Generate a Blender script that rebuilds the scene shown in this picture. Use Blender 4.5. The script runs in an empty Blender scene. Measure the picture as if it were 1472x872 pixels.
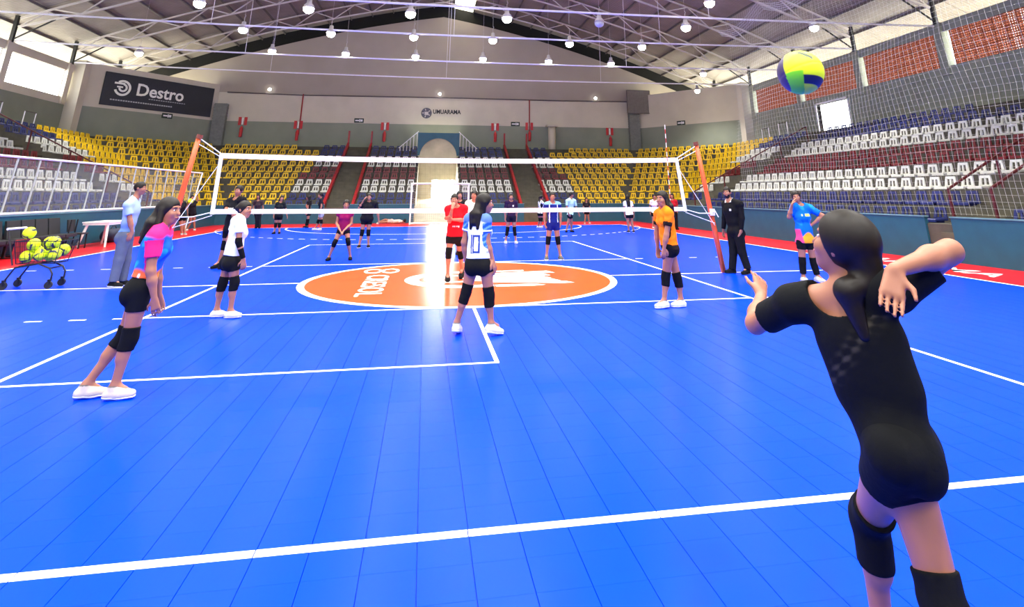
import bpy, math, random
import numpy as np
from mathutils import Matrix, Vector

random.seed(7)
rng = np.random.default_rng(7)
scene = bpy.context.scene
COL = scene.collection

# ------------------------------------------------------------------ camera
# wide phone lens; the photograph is the lower part of a taller frame, hence the vertical shift
CAM_POS = (-0.801, -12.518, 1.603)
CAM_YAW, CAM_PITCH, CAM_ROLL = -0.17249, 0.31489, -0.00106
F_PX, CX, CY = 822.7, 761.4, 10.9          # in pixels of the 1472 x 872 frame
cam_data = bpy.data.cameras.new('camera')
cam = bpy.data.objects.new('camera', cam_data)
COL.objects.link(cam)
_f = Vector((-math.sin(CAM_YAW) * math.cos(CAM_PITCH), math.cos(CAM_YAW) * math.cos(CAM_PITCH), math.sin(CAM_PITCH)))
_r = Vector((math.cos(CAM_YAW), math.sin(CAM_YAW), 0))
_u = _r.cross(_f)
_c, _s = math.cos(CAM_ROLL), math.sin(CAM_ROLL)
_r, _u = _r * _c + _u * _s, _u * _c - _r * _s
_m = Matrix((_r, _u, -_f)).transposed().to_4x4()
_m.translation = Vector(CAM_POS)
cam.matrix_world = _m
cam_data.sensor_fit = 'HORIZONTAL'
cam_data.sensor_width = 36.0
cam_data.lens = 36.0 * F_PX / 1472.0
cam_data.shift_x = (736.0 - CX) / 1472.0
cam_data.shift_y = -(436.0 - CY) / 1472.0
cam_data.clip_start = 0.05
cam_data.clip_end = 400
scene.camera = cam

# ------------------------------------------------------------------ world, exposure
SKY_STRENGTH = 8.0
LAMP_WATTS = 1000.0
EXPOSURE = 0.65
world = bpy.data.worlds.new('overcast_sky')
scene.world = world
world.use_nodes = True
_bg = world.node_tree.nodes['Background']
_bg.inputs[0].default_value = (0.93, 0.97, 1.0, 1)
_bg.inputs[1].default_value = SKY_STRENGTH
vs = scene.view_settings
vs.view_transform = 'Standard'
vs.look = 'None'
vs.exposure = EXPOSURE
vs.gamma = 1.0
vs.use_curve_mapping = False
scene.cycles.use_denoising = True
scene.cycles.max_bounces = 8
scene.cycles.diffuse_bounces = 5
scene.cycles.glossy_bounces = 3
scene.cycles.transparent_max_bounces = 12
scene.cycles.sample_clamp_indirect = 6.0

# ------------------------------------------------------------------ materials
def srgb(r, g, b):
    def f(v):
        v /= 255.0
        return v / 12.92 if v <= 0.04045 else ((v + 0.055) / 1.055) ** 2.4
    return (f(r), f(g), f(b), 1.0)

MATS = {}
def mat(name, rgb, rough=0.6, var=0.12, scale=6.0, metal=0.0, spec=0.5, bump=0.0, bscale=40.0, attr=None, per_object=0.0):
    """Principled surface whose colour is broken up by object-space noise; attr reads a colour attribute instead of rgb."""
    if name in MATS:
        return MATS[name]
    m = bpy.data.materials.new(name)
    m.use_nodes = True
    nt = m.node_tree
    N, L = nt.nodes, nt.links
    b = N['Principled BSDF']
    b.inputs['Roughness'].default_value = rough
    b.inputs['Metallic'].default_value = metal
    b.inputs['Specular IOR Level'].default_value = spec
    tc = N.new('ShaderNodeTexCoord')
    nz = N.new('ShaderNodeTexNoise')
    nz.inputs['Scale'].default_value = scale
    nz.inputs['Detail'].default_value = 4
    L.new(tc.outputs['Object'], nz.inputs['Vector'])
    mr = N.new('ShaderNodeMapRange')
    mr.inputs['From Min'].default_value = 0.3
    mr.inputs['From Max'].default_value = 0.7
    mr.inputs['To Min'].default_value = 1.0 - var
    mr.inputs['To Max'].default_value = 1.0 + var
    L.new(nz.outputs['Fac'], mr.inputs['Value'])
    mx = N.new('ShaderNodeMix')
    mx.data_type = 'RGBA'
    mx.blend_type = 'MULTIPLY'
    mx.inputs['Factor'].default_value = 1.0
    if attr:
        at = N.new('ShaderNodeAttribute')
        at.attribute_name = attr
        L.new(at.outputs['Color'], mx.inputs['A'])
    else:
        mx.inputs['A'].default_value = srgb(*rgb)
    cr = N.new('ShaderNodeCombineColor')
    src = mr.outputs['Result']
    if per_object:
        oi = N.new('ShaderNodeObjectInfo')
        m2 = N.new('ShaderNodeMapRange')
        m2.inputs['To Min'].default_value = 1.0 - per_object
        m2.inputs['To Max'].default_value = 1.0 + per_object
        L.new(oi.outputs['Random'], m2.inputs['Value'])
        mm = N.new('ShaderNodeMath')
        mm.operation = 'MULTIPLY'
        L.new(src, mm.inputs[0])
        L.new(m2.outputs['Result'], mm.inputs[1])
        src = mm.outputs['Value']
    for k in ('Red', 'Green', 'Blue'):
        L.new(src, cr.inputs[k])
    L.new(cr.outputs['Color'], mx.inputs['B'])
    L.new(mx.outputs['Result'], b.inputs['Base Color'])
    if bump:
        n2 = N.new('ShaderNodeTexNoise')
        n2.inputs['Scale'].default_value = bscale
        n2.inputs['Detail'].default_value = 5
        L.new(tc.outputs['Object'], n2.inputs['Vector'])
        bp = N.new('ShaderNodeBump')
        bp.inputs['Strength'].default_value = bump
        bp.inputs['Distance'].default_value = 0.02
        L.new(n2.outputs['Fac'], bp.inputs['Height'])
        L.new(bp.outputs['Normal'], b.inputs['Normal'])
    MATS[name] = m
    return m

def emit(name, rgb, strength):
    if name in MATS:
        return MATS[name]
    m = bpy.data.materials.new(name)
    m.use_nodes = True
    nt = m.node_tree
    nt.nodes.remove(nt.nodes['Principled BSDF'])
    e = nt.nodes.new('ShaderNodeEmission')
    e.inputs[0].default_value = (*rgb, 1)
    e.inputs[1].default_value = strength
    nt.links.new(e.outputs[0], nt.nodes['Material Output'].inputs[0])
    MATS[name] = m
    return m

BLUE = (0, 58, 232)
m_blue = mat('blue_sport_tile', BLUE, rough=0.26, var=0.05, scale=1.3, spec=0.05)
m_tilebase = mat('tile_underlay', (6, 40, 150), rough=0.6)
m_white_paint = mat('white_court_paint', (250, 250, 250), rough=0.35, var=0.04, scale=8)
m_orange_paint = mat('orange_court_paint', (238, 74, 24), rough=0.28, var=0.06, scale=1.5, spec=0.2)
m_red_floor = mat('red_sport_floor', (190, 18, 28), rough=0.35, var=0.07, scale=2, spec=0.2)
m_teal = mat('teal_wall_paint', (20, 78, 98), rough=0.5, var=0.1, scale=3)
m_teal_cap = mat('teal_cap', (90, 130, 140), rough=0.6)
m_conc = mat('stand_concrete', (74, 70, 60), rough=0.85, var=0.25, scale=1.2, bump=0.2)
m_aisle = mat('aisle_concrete', (78, 74, 60), rough=0.9, var=0.2, scale=2.5)
m_wall_white = mat('white_wall_paint', (196, 188, 168), rough=0.75, var=0.06, scale=0.8)
m_wall_grey = mat('grey_wall_paint', (130, 135, 118), rough=0.7, var=0.07, scale=0.8)
m_dark = mat('roof_gap_shade', (22, 20, 20), rough=0.9)
m_roof = mat('roof_sheet', (140, 130, 122), rough=0.6, var=0.14, scale=0.8, per_object=0.08)
m_steel = mat('painted_steel', (186, 178, 172), rough=0.5, var=0.08)
m_steel_light = mat('light_steel', (225, 222, 225), rough=0.4, var=0.05)
m_purlin = mat('purlin_steel', (92, 84, 80), rough=0.6)
m_terra = mat('terracotta_block', (150, 74, 38), rough=0.8, var=0.3, scale=9)
m_black = mat('black_plastic', (20, 20, 22), rough=0.5)
m_white_plastic = mat('white_plastic', (236, 236, 228), rough=0.4, var=0.05)
m_red_metal = mat('red_painted_metal', (150, 22, 26), rough=0.45)
m_sign_red = mat('sign_red', (190, 30, 34), rough=0.5)
m_sign_green = mat('sign_dark_green', (14, 40, 26), rough=0.5)
m_yellow_seat = mat('yellow_seat_plastic', (216, 178, 10), rough=0.42, var=0.05, per_object=0.12)
m_white_seat = mat('white_seat_plastic', (206, 206, 196), rough=0.42, var=0.05, per_object=0.06)
m_red_seat = mat('red_seat_plastic', (108, 14, 24), rough=0.42, var=0.05, per_object=0.2)
m_blue_seat = mat('blue_seat_plastic', (26, 36, 96), rough=0.42, var=0.05, per_object=0.25)
m_post = mat('orange_red_post_paint', (212, 84, 36), rough=0.45, var=0.08, scale=4)
m_net_white = mat('white_net_tape', (246, 244, 236), rough=0.7, var=0.03)
m_net_dark = mat('dark_net_cord', (40, 40, 44), rough=0.8)
m_net_cord = mat('pale_net_cord', (190, 190, 182), rough=0.8)
m_rope = mat('pale_rope', (215, 222, 222), rough=0.8)
m_navy = mat('navy_cloth', (18, 24, 52), rough=0.7)
m_attr_cloth = mat('dyed_cloth', None, rough=0.85, var=0.06, scale=14, spec=0.12, attr='tint', bump=0.15, bscale=30)
m_attr_ball = mat('ball_leather', None, rough=0.5, var=0.03, attr='tint')
m_skin = mat('skin', (158, 102, 76), rough=0.5, var=0.05, scale=9)
m_hair = mat('dark_hair', (22, 15, 12), rough=0.5, var=0.3, scale=30, spec=0.25)
m_gable = mat('gable_dimmed_white', (158, 147, 134), rough=0.8, var=0.05, scale=0.6)  # white wall colour darkened to stand for the weak light above the lamps
m_lip = mat('lip', (150, 80, 72), rough=0.5)
m_eye_white = mat('eye_white', (225, 220, 215), rough=0.3)
m_eye_dark = mat('eye_iris', (30, 20, 16), rough=0.25)
m_lamp = emit('lamp_glow', (1.0, 0.98, 0.9), 38.0)
m_pane = emit('daylit_pane', (0.97, 0.99, 1.0), 5.0)
m_emerg = emit('small_lamp_glow', (1.0, 1.0, 0.95), 12.0)
m_sky_sheet = None

# translucent roof sheet: lets the sky through
m_sky_sheet = bpy.data.materials.new('translucent_roof_sheet')
m_sky_sheet.use_nodes = True
_nt = m_sky_sheet.node_tree
_nt.nodes.remove(_nt.nodes['Principled BSDF'])
_tr = _nt.nodes.new('ShaderNodeBsdfTranslucent')
_nz = _nt.nodes.new('ShaderNodeTexNoise')
_nz.inputs['Scale'].default_value = 0.7
_cr = _nt.nodes.new('ShaderNodeValToRGB')
_cr.color_ramp.elements[0].color = srgb(190, 185, 165)
_cr.color_ramp.elements[1].color = srgb(250, 248, 236)
_tc = _nt.nodes.new('ShaderNodeTexCoord')
_nt.links.new(_tc.outputs['Object'], _nz.inputs['Vector'])
_nt.links.new(_nz.outputs['Fac'], _cr.inputs[0])
_nt.links.new(_cr.outputs[0], _tr.inputs[0])
_nt.links.new(_tr.outputs[0], _nt.nodes['Material Output'].inputs[0])

# clear acrylic of the guard rail
m_acrylic = bpy.data.materials.new('hazy_acrylic')
m_acrylic.use_nodes = True
_nt = m_acrylic.node_tree
_pb = _nt.nodes['Principled BSDF']
_pb.inputs['Base Color'].default_value = srgb(200, 206, 206)
_pb.inputs['Roughness'].default_value = 0.5
_mx = _nt.nodes.new('ShaderNodeMixShader')
_tp = _nt.nodes.new('ShaderNodeBsdfTransparent')
_nzz = _nt.nodes.new('ShaderNodeTexNoise')
_nzz.inputs['Scale'].default_value = 2.0
_mrr = _nt.nodes.new('ShaderNodeMapRange')
_mrr.inputs['To Min'].default_value = 0.04
_mrr.inputs['To Max'].default_value = 0.10
_nt.links.new(_nzz.outputs['Fac'], _mrr.inputs['Value'])
_nt.links.new(_mrr.outputs['Result'], _mx.inputs[0])
_nt.links.new(_tp.outputs[0], _mx.inputs[1])
_nt.links.new(_pb.outputs[0], _mx.inputs[2])
_nt.links.new(_mx.outputs[0], _nt.nodes['Material Output'].inputs[0])

# ------------------------------------------------------------------ mesh helpers
class MB:
    """Collects vertices and faces; build() links them as ONE mesh object."""
    def __init__(self):
        self.v, self.f, self.mi = [], [], []
    def _add(self, vs_, fs, mi=0):
        o = len(self.v)
        self.v += [tuple(p) for p in vs_]
        self.f += [tuple(i + o for i in f) for f in fs]
        self.mi += [mi] * len(fs)
    def hexa(self, p, mi=0):
        self._add(p, [(0, 3, 2, 1), (4, 5, 6, 7), (0, 1, 5, 4), (1, 2, 6, 5), (2, 3, 7, 6), (3, 0, 4, 7)], mi)
    def box(self, x0, y0, z0, x1, y1, z1, mi=0):
        self.hexa([(x0, y0, z0), (x1, y0, z0), (x1, y1, z0), (x0, y1, z0), (x0, y0, z1), (x1, y0, z1), (x1, y1, z1), (x0, y1, z1)], mi)
    def prism(self, poly, z0, z1, mi=0):
        n = len(poly)
        vs_ = [(x, y, z0) for x, y in poly] + [(x, y, z1) for x, y in poly]
        fs = [tuple(range(n - 1, -1, -1)), tuple(range(n, 2 * n))] + [(i, (i + 1) % n, n + (i + 1) % n, n + i) for i in range(n)]
        self._add(vs_, fs, mi)
    def bar(self, a, b, w, h=None, mi=0):
        """square-section bar from a to b"""
        h = h or w
        a, b = Vector(a), Vector(b)
        d = (b - a).normalized()
        up = Vector((0, 0, 1)) if abs(d.z) < 0.95 else Vector((0, 1, 0))
        s = d.cross(up).normalized() * (w / 2)
        t = s.cross(d).normalized() * (h / 2)
        self.hexa([a - s - t, a + s - t, b + s - t, b - s - t, a - s + t, a + s + t, b + s + t, b - s + t], mi)
    def tube(self, pts, r, n=8, mi=0, closed=False):
        pts = [Vector(p) for p in pts]
        rings = []
        for i, p in enumerate(pts):
            a = pts[max(i - 1, 0)]
            b = pts[min(i + 1, len(pts) - 1)]
            d = (b - a).normalized()
            up = Vector((0, 0, 1)) if abs(d.z) < 0.9 else Vector((1, 0, 0))
            s = d.cross(up).normalized()
            t = s.cross(d).normalized()
            rr = r[i] if isinstance(r, (list, tuple)) else r
            rings.append([p + (s * math.cos(2 * math.pi * k / n) + t * math.sin(2 * math.pi * k / n)) * rr for k in range(n)])
        vs_ = [v for g in rings for v in g]
        fs = []
        for i in range(len(rings) - 1):
            for k in range(n):
                fs.append((i * n + k, i * n + (k + 1) % n, (i + 1) * n + (k + 1) % n, (i + 1) * n + k))
        fs.append(tuple(range(n - 1, -1, -1)))
        fs.append(tuple((len(rings) - 1) * n + k for k in range(n)))
        self._add(vs_, fs, mi)
    def lathe(self, prof, c, n=16, axis='Z', mi=0):
        vs_, fs = [], []
        for r, h in prof:
            for k in range(n):
                a = 2 * math.pi * k / n
                q = (r * math.cos(a), r * math.sin(a), h)
                if axis == 'X':
                    q = (q[2], q[0], q[1])
                elif axis == 'Y':
                    q = (q[1], q[2], q[0])
                vs_.append((c[0] + q[0], c[1] + q[1], c[2] + q[2]))
        for i in range(len(prof) - 1):
            for k in range(n):
                fs.append((i * n + k, i * n + (k + 1) % n, (i + 1) * n + (k + 1) % n, (i + 1) * n + k))
        fs.append(tuple(range(n - 1, -1, -1)))
        fs.append(tuple((len(prof) - 1) * n + k for k in range(n)))
        self._add(vs_, fs, mi)
    def mesh(self, name, mats, smooth=False):
        me = bpy.data.meshes.new(name)
        me.from_pydata(self.v, [], self.f)
        for m in (mats if isinstance(mats, (list, tuple)) else [mats]):
            me.materials.append(m)
        if any(self.mi):
            me.polygons.foreach_set('material_index', self.mi)
        if smooth:
            me.polygons.foreach_set('use_smooth', [True] * len(me.polygons))
        me.update()
        return me
    def build(self, name, mats, parent=None, smooth=False, loc=None):
        return link(name, self.mesh(name, mats, smooth), parent, loc)

def link(name, data, parent=None, loc=None):
    o = bpy.data.objects.new(name, data)
    COL.objects.link(o)
    if parent is not None:
        o.parent = parent
    if loc is not None:
        o.location = loc
    return o

def tag(o, label, cat, group=None):
    o['label'] = label
    o['category'] = cat
    if group:
        o['group'] = group
    return o

def struct(o):
    o['kind'] = 'structure'
    return o

def thing(name, label, cat, loc=(0, 0, 0), rz=0.0, group=None):
    o = bpy.data.objects.new(name, None)
    o.empty_display_size = 0.2
    COL.objects.link(o)
    o.location = loc
    o.rotation_euler = (0, 0, rz)
    return tag(o, label, cat, group)

def lettering(name, text, size, material, parent, loc, rot, extrude=0.002, bold=0.0, align='CENTER', sx=1.0):
    cu = bpy.data.curves.new(name, 'FONT')
    cu.body = text
    cu.size = size
    cu.extrude = extrude
    cu.offset = bold
    cu.align_x = align
    cu.align_y = 'CENTER'
    cu.resolution_u = 3
    cu.materials.append(material)
    tmp = bpy.data.objects.new(name, cu)
    COL.objects.link(tmp)
    me = bpy.data.meshes.new_from_object(tmp.evaluated_get(bpy.context.evaluated_depsgraph_get()))
    bpy.data.objects.remove(tmp)
    o = link(name, me, parent, loc)
    o.rotation_euler = rot
    o.scale = (sx, 1, 1)
    return o

def ordinal(n):
    ones = ['', 'first', 'second', 'third', 'fourth', 'fifth', 'sixth', 'seventh', 'eighth', 'ninth', 'tenth', 'eleventh', 'twelfth', 'thirteenth',
            'fourteenth', 'fifteenth', 'sixteenth', 'seventeenth', 'eighteenth', 'nineteenth']
    tens = {2: 'twent', 3: 'thirt', 4: 'fort', 5: 'fift'}
    if n < 20:
        return ones[n]
    return tens[n // 10] + ('ieth' if n % 10 == 0 else 'y-' + ones[n % 10])
# ================================================================== THE SETTING
# ---- floor
W = 9.0
floor = MB()
floor.box(-10.0, -3.0, -0.2, 10.0, 20.0, 0.0)
floor = struct(floor.build('floor', None))
# far blue surface: tile joints from the material
m_blue_far = m_blue.copy()
m_blue_far.name = 'blue_sport_tile_far'
_nt = m_blue_far.node_tree
_pb = _nt.nodes['Principled BSDF']
_src = _pb.inputs['Base Color'].links[0].from_socket
_tc = [n for n in _nt.nodes if n.type == 'TEX_COORD'][0]
_bk = _nt.nodes.new('ShaderNodeTexBrick')
_bk.offset = 0.0
_bk.inputs['Scale'].default_value = 1.0
_bk.inputs['Brick Width'].default_value = 0.25
_bk.inputs['Row Height'].default_value = 0.25
_bk.inputs['Mortar Size'].default_value = 0.004
_bk.inputs['Mortar Smooth'].default_value = 0.0
_bk.inputs['Color1'].default_value = (1, 1, 1, 1)
_bk.inputs['Color2'].default_value = (1, 1, 1, 1)
_bk.inputs['Mortar'].default_value = (0.45, 0.5, 0.6, 1)
_nt.links.new(_tc.outputs['Object'], _bk.inputs['Vector'])
_mu = _nt.nodes.new('ShaderNodeMix')
_mu.data_type = 'RGBA'
_mu.blend_type = 'MULTIPLY'
_mu.inputs['Factor'].default_value = 1.0
_nt.links.new(_src, _mu.inputs['A'])
_nt.links.new(_bk.outputs['Color'], _mu.inputs['B'])
_nt.links.new(_mu.outputs['Result'], _pb.inputs['Base Color'])
floor.data.materials.clear()
floor.data.materials.append(m_blue_far)

near = MB()
near.box(-13.0, -26.0, -0.2, 13.0, -3.0, -0.012)
near.build('floor_underlay', m_tilebase, floor)
m_ = MB()
m_.box(10.0, -3.0, -0.2, 12.1, 24.0, -0.001)
m_.box(-12.1, -3.0, -0.2, -10.0, 24.0, -0.001)
m_.box(-10.0, 20.0, -0.2, 10.0, 24.0, -0.001)
m_.box(10.0, -26.0, -0.011, 12.1, -3.0, -0.001)
m_.box(-12.1, -26.0, -0.011, -10.0, -3.0, -0.001)
m_.build('red_border', m_red_floor, floor)

# the interlocking tiles of the near half
TS = 0.25
def tile_mb(mb, x, y, g=0.0008, gy=0.0001, c=0.0012):
    x0, x1, y0, y1 = x + g, x + TS - g, y + gy, y + TS - gy
    a = [(x0, y0, -0.006), (x1, y0, -0.006), (x1, y1, -0.006), (x0, y1, -0.006)]
    e = c * 0.35
    b = [(x0 + c, y0 + e, 0), (x1 - c, y0 + e, 0), (x1 - c, y1 - e, 0), (x0 + c, y1 - e, 0)]
    mb._add(a + b, [(4, 5, 6, 7), (0, 1, 5, 4), (1, 2, 6, 5), (2, 3, 7, 6), (3, 0, 4, 7)])
cells = []
for j in range(36):
    y = -12.0 + j * TS
    for i in range(80):
        cells.append((-10.0 + i * TS, y))
def in_view(x, y):
    dx, dy = x + TS / 2 - CAM_POS[0], y + TS / 2 - CAM_POS[1]
    fw = dx * 0.1716 + dy * 0.985
    lat = dx * 0.985 - dy * 0.1716
    return fw > 1.75 and -1.08 * fw - 0.3 < lat < 1.02 * fw + 0.3
seen = sorted([c for c in cells if in_view(*c)], key=lambda c: (c[0] + 0.8) ** 2 + (c[1] + 12.5) ** 2)
single = set(seen[:290])
one = MB()
tile_mb(one, 0, 0)
tile_mesh = one.mesh('tile', m_blue)
for (x, y) in seen[:290]:
    t = link('tile', tile_mesh, floor, (x, y, 0.0))
rest = MB()
for c in cells:
    if c not in single:
        tile_mb(rest, *c)
r_ = rest.build('tiles_beyond', m_blue, floor)
r_['kind'] = 'stuff'

# painted lines: thin strips, laid in lengths as on the tiles
def strip(mb, a, b, w, z=0.0012, seg=None, dash=None, z0=-0.001):
    a, b = Vector((*a, 0)), Vector((*b, 0))
    L = (b - a).length
    if L < 1e-6:
        return
    d = (b - a) / L
    n = Vector((-d.y, d.x, 0)) * w / 2
    t = 0.0
    step = dash[0] if dash else (seg or L)
    gap = dash[1] if dash else (0.006 if seg else 0)
    while t < L - 1e-6:
        e = min(t + step, L)
        p, q = a + d * t, a + d * e
        mb.hexa([(p - n).to_tuple()[:2] + (z0,), (q - n).to_tuple()[:2] + (z0,), (q + n).to_tuple()[:2] + (z0,), (p + n).to_tuple()[:2] + (z0,),
                 (p - n).to_tuple()[:2] + (z,), (q - n).to_tuple()[:2] + (z,), (q + n).to_tuple()[:2] + (z,), (p + n).to_tuple()[:2] + (z,)])
        t = e + gap
def line(*segs):
    mb = MB()
    for s in segs:
        strip(mb, *s[:3], **(s[3] if len(s) > 3 else {}))
    return mb.build('court_line', m_white_paint, floor)
LW = 0.05
line(((-4.5, -9.0), (4.5, -9.0), 0.062, dict(seg=0.994)))
line(((-4.5, 9.0), (4.5, 9.0), LW))
line(((-4.5, -9.0), (-4.5, 9.0), LW, dict(seg=0.994)))
line(((4.5, -9.0), (4.5, 9.0), LW, dict(seg=0.994)))
line(((-4.5, -3.0), (4.5, -3.0), LW))
line(((-4.5, 3.0), (4.5, 3.0), LW))
line(((-10.0, 0.0), (-3.0, 0.0), LW))
line(((3.0, 0.0), (10.0, 0.0), LW))
line(((-4.68, -3.0), (-10, -3.0), LW, dict(dash=(0.2, 0.33))))
line(((4.68, -3.0), (6.6, -3.0), LW, dict(dash=(0.2, 0.33))))
line(((-4.7, 3.0), (-9.5, 3.0), LW, dict(dash=(0.2, 0.55))))
line(((4.7, 3.0), (8.0, 3.0), LW, dict(dash=(0.2, 0.55))))
line(((-10, -6.0), (0.02, -6.0), 0.045))
line(((0.0, -6.0), (0.0, -3.0), 0.045))
line(((-10, -12.0), (-10, 20.0), 0.075))
line(((10, -12.0), (10, 20.0), 0.075))
line(((-10, 20.0), (10, 20.0), 0.075))
def arc_pts(cx, cy, r, a0, a1, n):
    return [(cx + r * math.cos(math.radians(a0 + (a1 - a0) * i / n)), cy + r * math.sin(math.radians(a0 + (a1 - a0) * i / n))) for i in range(n + 1)]
def polyline(pts, w, dash=False, z=0.0012):
    mb = MB()
    for i in range(len(pts) - 1):
        if dash and i % 2:
            continue
        strip(mb, pts[i], pts[i + 1], w, z=z)
    return mb.build('court_line', m_white_paint, floor)
polyline([(7.5, 20)] + arc_pts(1.5, 20, 6, 0, -90, 16) + arc_pts(-1.5, 20, 6, -90, -180, 16), 0.07)
polyline(arc_pts(1.5, 20, 9, 0, -90, 56) + arc_pts(-1.5, 20, 9, -90, -180, 56), 0.06, dash=True)

# centre circle with its printed emblem
cc = MB()
cc.prism(arc_pts(0, 0, 2.94, 0, 360, 72)[:-1], -0.001, 0.0015)
cc.build('centre_circle', m_orange_paint, floor)
ring = MB()
a_, b_ = arc_pts(0, 0, 3.06, 0, 360, 72), arc_pts(0, 0, 2.93, 0, 360, 72)
for i in range(72):
    ring.prism([a_[i], a_[i + 1], b_[i + 1], b_[i]], -0.001, 0.0022)
ring.build('circle_line', m_white_paint, floor)
fz = 0.0026
lettering('floor_lettering', 'CRESOL', 0.63, m_white_paint, floor, (-1.68, -0.42, fz), (0, 0, -math.pi / 2), 0.0006, 0.004, sx=1.18)
def annulus(cx, cy, r0, r1, a0, a1, z=fz, sy=1.0, n=36):
    mb = MB()
    o, i = arc_pts(0, 0, r1, a0, a1, n), arc_pts(0, 0, r0, a0, a1, n)
    for k in range(n):
        mb.prism([(cx + p[0], cy + p[1] * sy) for p in (o[k], o[k + 1], i[k + 1], i[k])], 0.0005, z)
    return mb
annulus(-1.83, 1.58, 0.13, 0.195, 0, 360, sy=2.0).build('printed_emblem', m_white_paint, floor)
annulus(-1.46, 1.58, 0.13, 0.195, 0, 360, sy=2.0).build('printed_emblem', m_white_paint, floor)
lg = annulus(0.05, 0.03, 0.88, 1.16, 62, 300)
lg.prism([(0.58, -1.08), (1.3, -1.08), (1.5, -1.0), (1.3, -0.86), (0.5, -0.86)], 0.0005, fz)
lg.prism([(0.5, 0.94), (1.42, 1.05), (1.44, 1.2), (0.5, 1.12)], 0.0005, fz)
for (y0, y1, xe, xs) in ((0.62, 0.98, 2.04, 0.35), (0.22, 0.55, 1.86, 0.1), (-0.16, 0.14, 1.8, 0.0), (-0.55, -0.24, 1.9, 0.1), (-0.86, -0.62, 2.1, 0.5)):
    lg.prism([(xs, (y0 + y1) / 2 * 0.7), (xe - 0.25, y0), (xe, y0 + 0.03), (xe - 0.12, y1), (xs, (y0 + y1) / 2 * 0.7 + 0.14)], 0.0005, fz)
lg.build('printed_wing_emblem', m_white_paint, floor)
annulus(-0.22, 0.08, 0.4, 0.52, 40, 330).build('printed_emblem', m_white_paint, floor)
lettering('border_lettering', 'UMUARAMA', 0.88, m_white_paint, floor, (10.86, 1.55, 0.0005), (0, 0, -math.pi / 2), 0.0006, 0.004, sx=1.3)

# ---- ground outside
g = MB()
g.box(-90, -90, -0.5, 90, 110, -0.25)
struct(g.build('ground', mat('outside_ground', (236, 230, 206), rough=0.9, var=0.1, scale=0.2)))

# ---- stands
NROW, DEP, RISE = 10, 0.85, 0.42
def tread(k):
    return 0.45 + RISE * k
NX, NY = 0.782, 0.623
def corners(off):
    """corner points (far/corner, corner/side) of the right half of the ring at an offset from the front wall"""
    x, y, c = 12.1 + off, 24.0 + off, 24.05 + off
    return ((c - NY * y) / NX, y), (x, (c - NX * x) / NY)
Y_NEAR = -14.0
def row_off(k):
    return 0.3 + DEP * (k - 1)
def mirror(pts):
    return [(-x, y) for x, y in reversed(pts)]
WALK_BACK = 10.35
for side, sg in (('right', 1), ('left', -1)):
    for sec in ('side', 'corner', 'far'):
        root = struct(thing_root := bpy.data.objects.new('grandstand_%s_%s' % (sec, side), None))
        COL.objects.link(root)
        for k in range(1, NROW + 2):
            o0 = row_off(k) if k > 1 else 0.06
            o1 = row_off(k + 1) + 0.002 if k <= NROW else WALK_BACK
            (a0, b0), (a1, b1) = corners(o0), corners(o1)
            if sec == 'side':
                poly = [(12.1 + o0, Y_NEAR), (12.1 + o1, Y_NEAR), b1, b0]
            elif sec == 'corner':
                poly = [b0, b1, a1, a0]
            else:
                poly = [a0, a1, (1.4, a1[1]), (1.4, a0[1])]
            if sg < 0:
                poly = mirror(poly)
            mb = MB()
            mb.prism(poly, -0.1, tread(k) if k <= NROW else tread(NROW) + 0.3)
            st = mb.build('step' if k <= NROW else 'walkway', m_conc, root)

# front walls of the stands (teal), with openings at the aisles
def wall_box(name, x0, y0, z0, x1, y1, z1, m, cap=None):
    mb = MB()
    mb.box(x0, y0, z0, x1, y1, z1)
    o = struct(mb.build(name, m))
    if cap:
        c = MB()
        c.box(x0 - 0.02, y0 - 0.02, z1, x1 + 0.02, y1 + 0.02, z1 + 0.03)
        c.build('wall_cap', cap, o)
    return o
for (y0, y1) in ((-14, 0.62), (1.42, 23.4)):
    wall_box('wall_front_right', 12.1, y0, -0.1, 12.2, y1, 1.03, m_teal, m_teal_cap)
wall_box('wall_front_left', -12.2, -14, -0.1, -12.1, 23.4, 1.03, m_teal, m_teal_cap)
for (x0, x1) in ((-11.7, -6.5), (-5.1, -1.4), (1.4, 5.2), (6.7, 11.7)):
    wall_box('wall_front_far', x0, 24.0, -0.1, x1, 24.1, 1.03, m_teal, m_teal_cap)
for sg in (1, -1):
    mb = MB()
    a, b = corners(0.0)
    pl = [b, (b[0] + 0.08, b[1] + 0.06), (a[0] + 0.08, a[1] + 0.06), a]
    mb.prism(pl if sg > 0 else mirror(pl), -0.1, 1.03)
    struct(mb.build('wall_front_corner', m_teal))

m_red_dark = mat('dark_red_rail', (84, 14, 20), rough=0.5)
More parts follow.
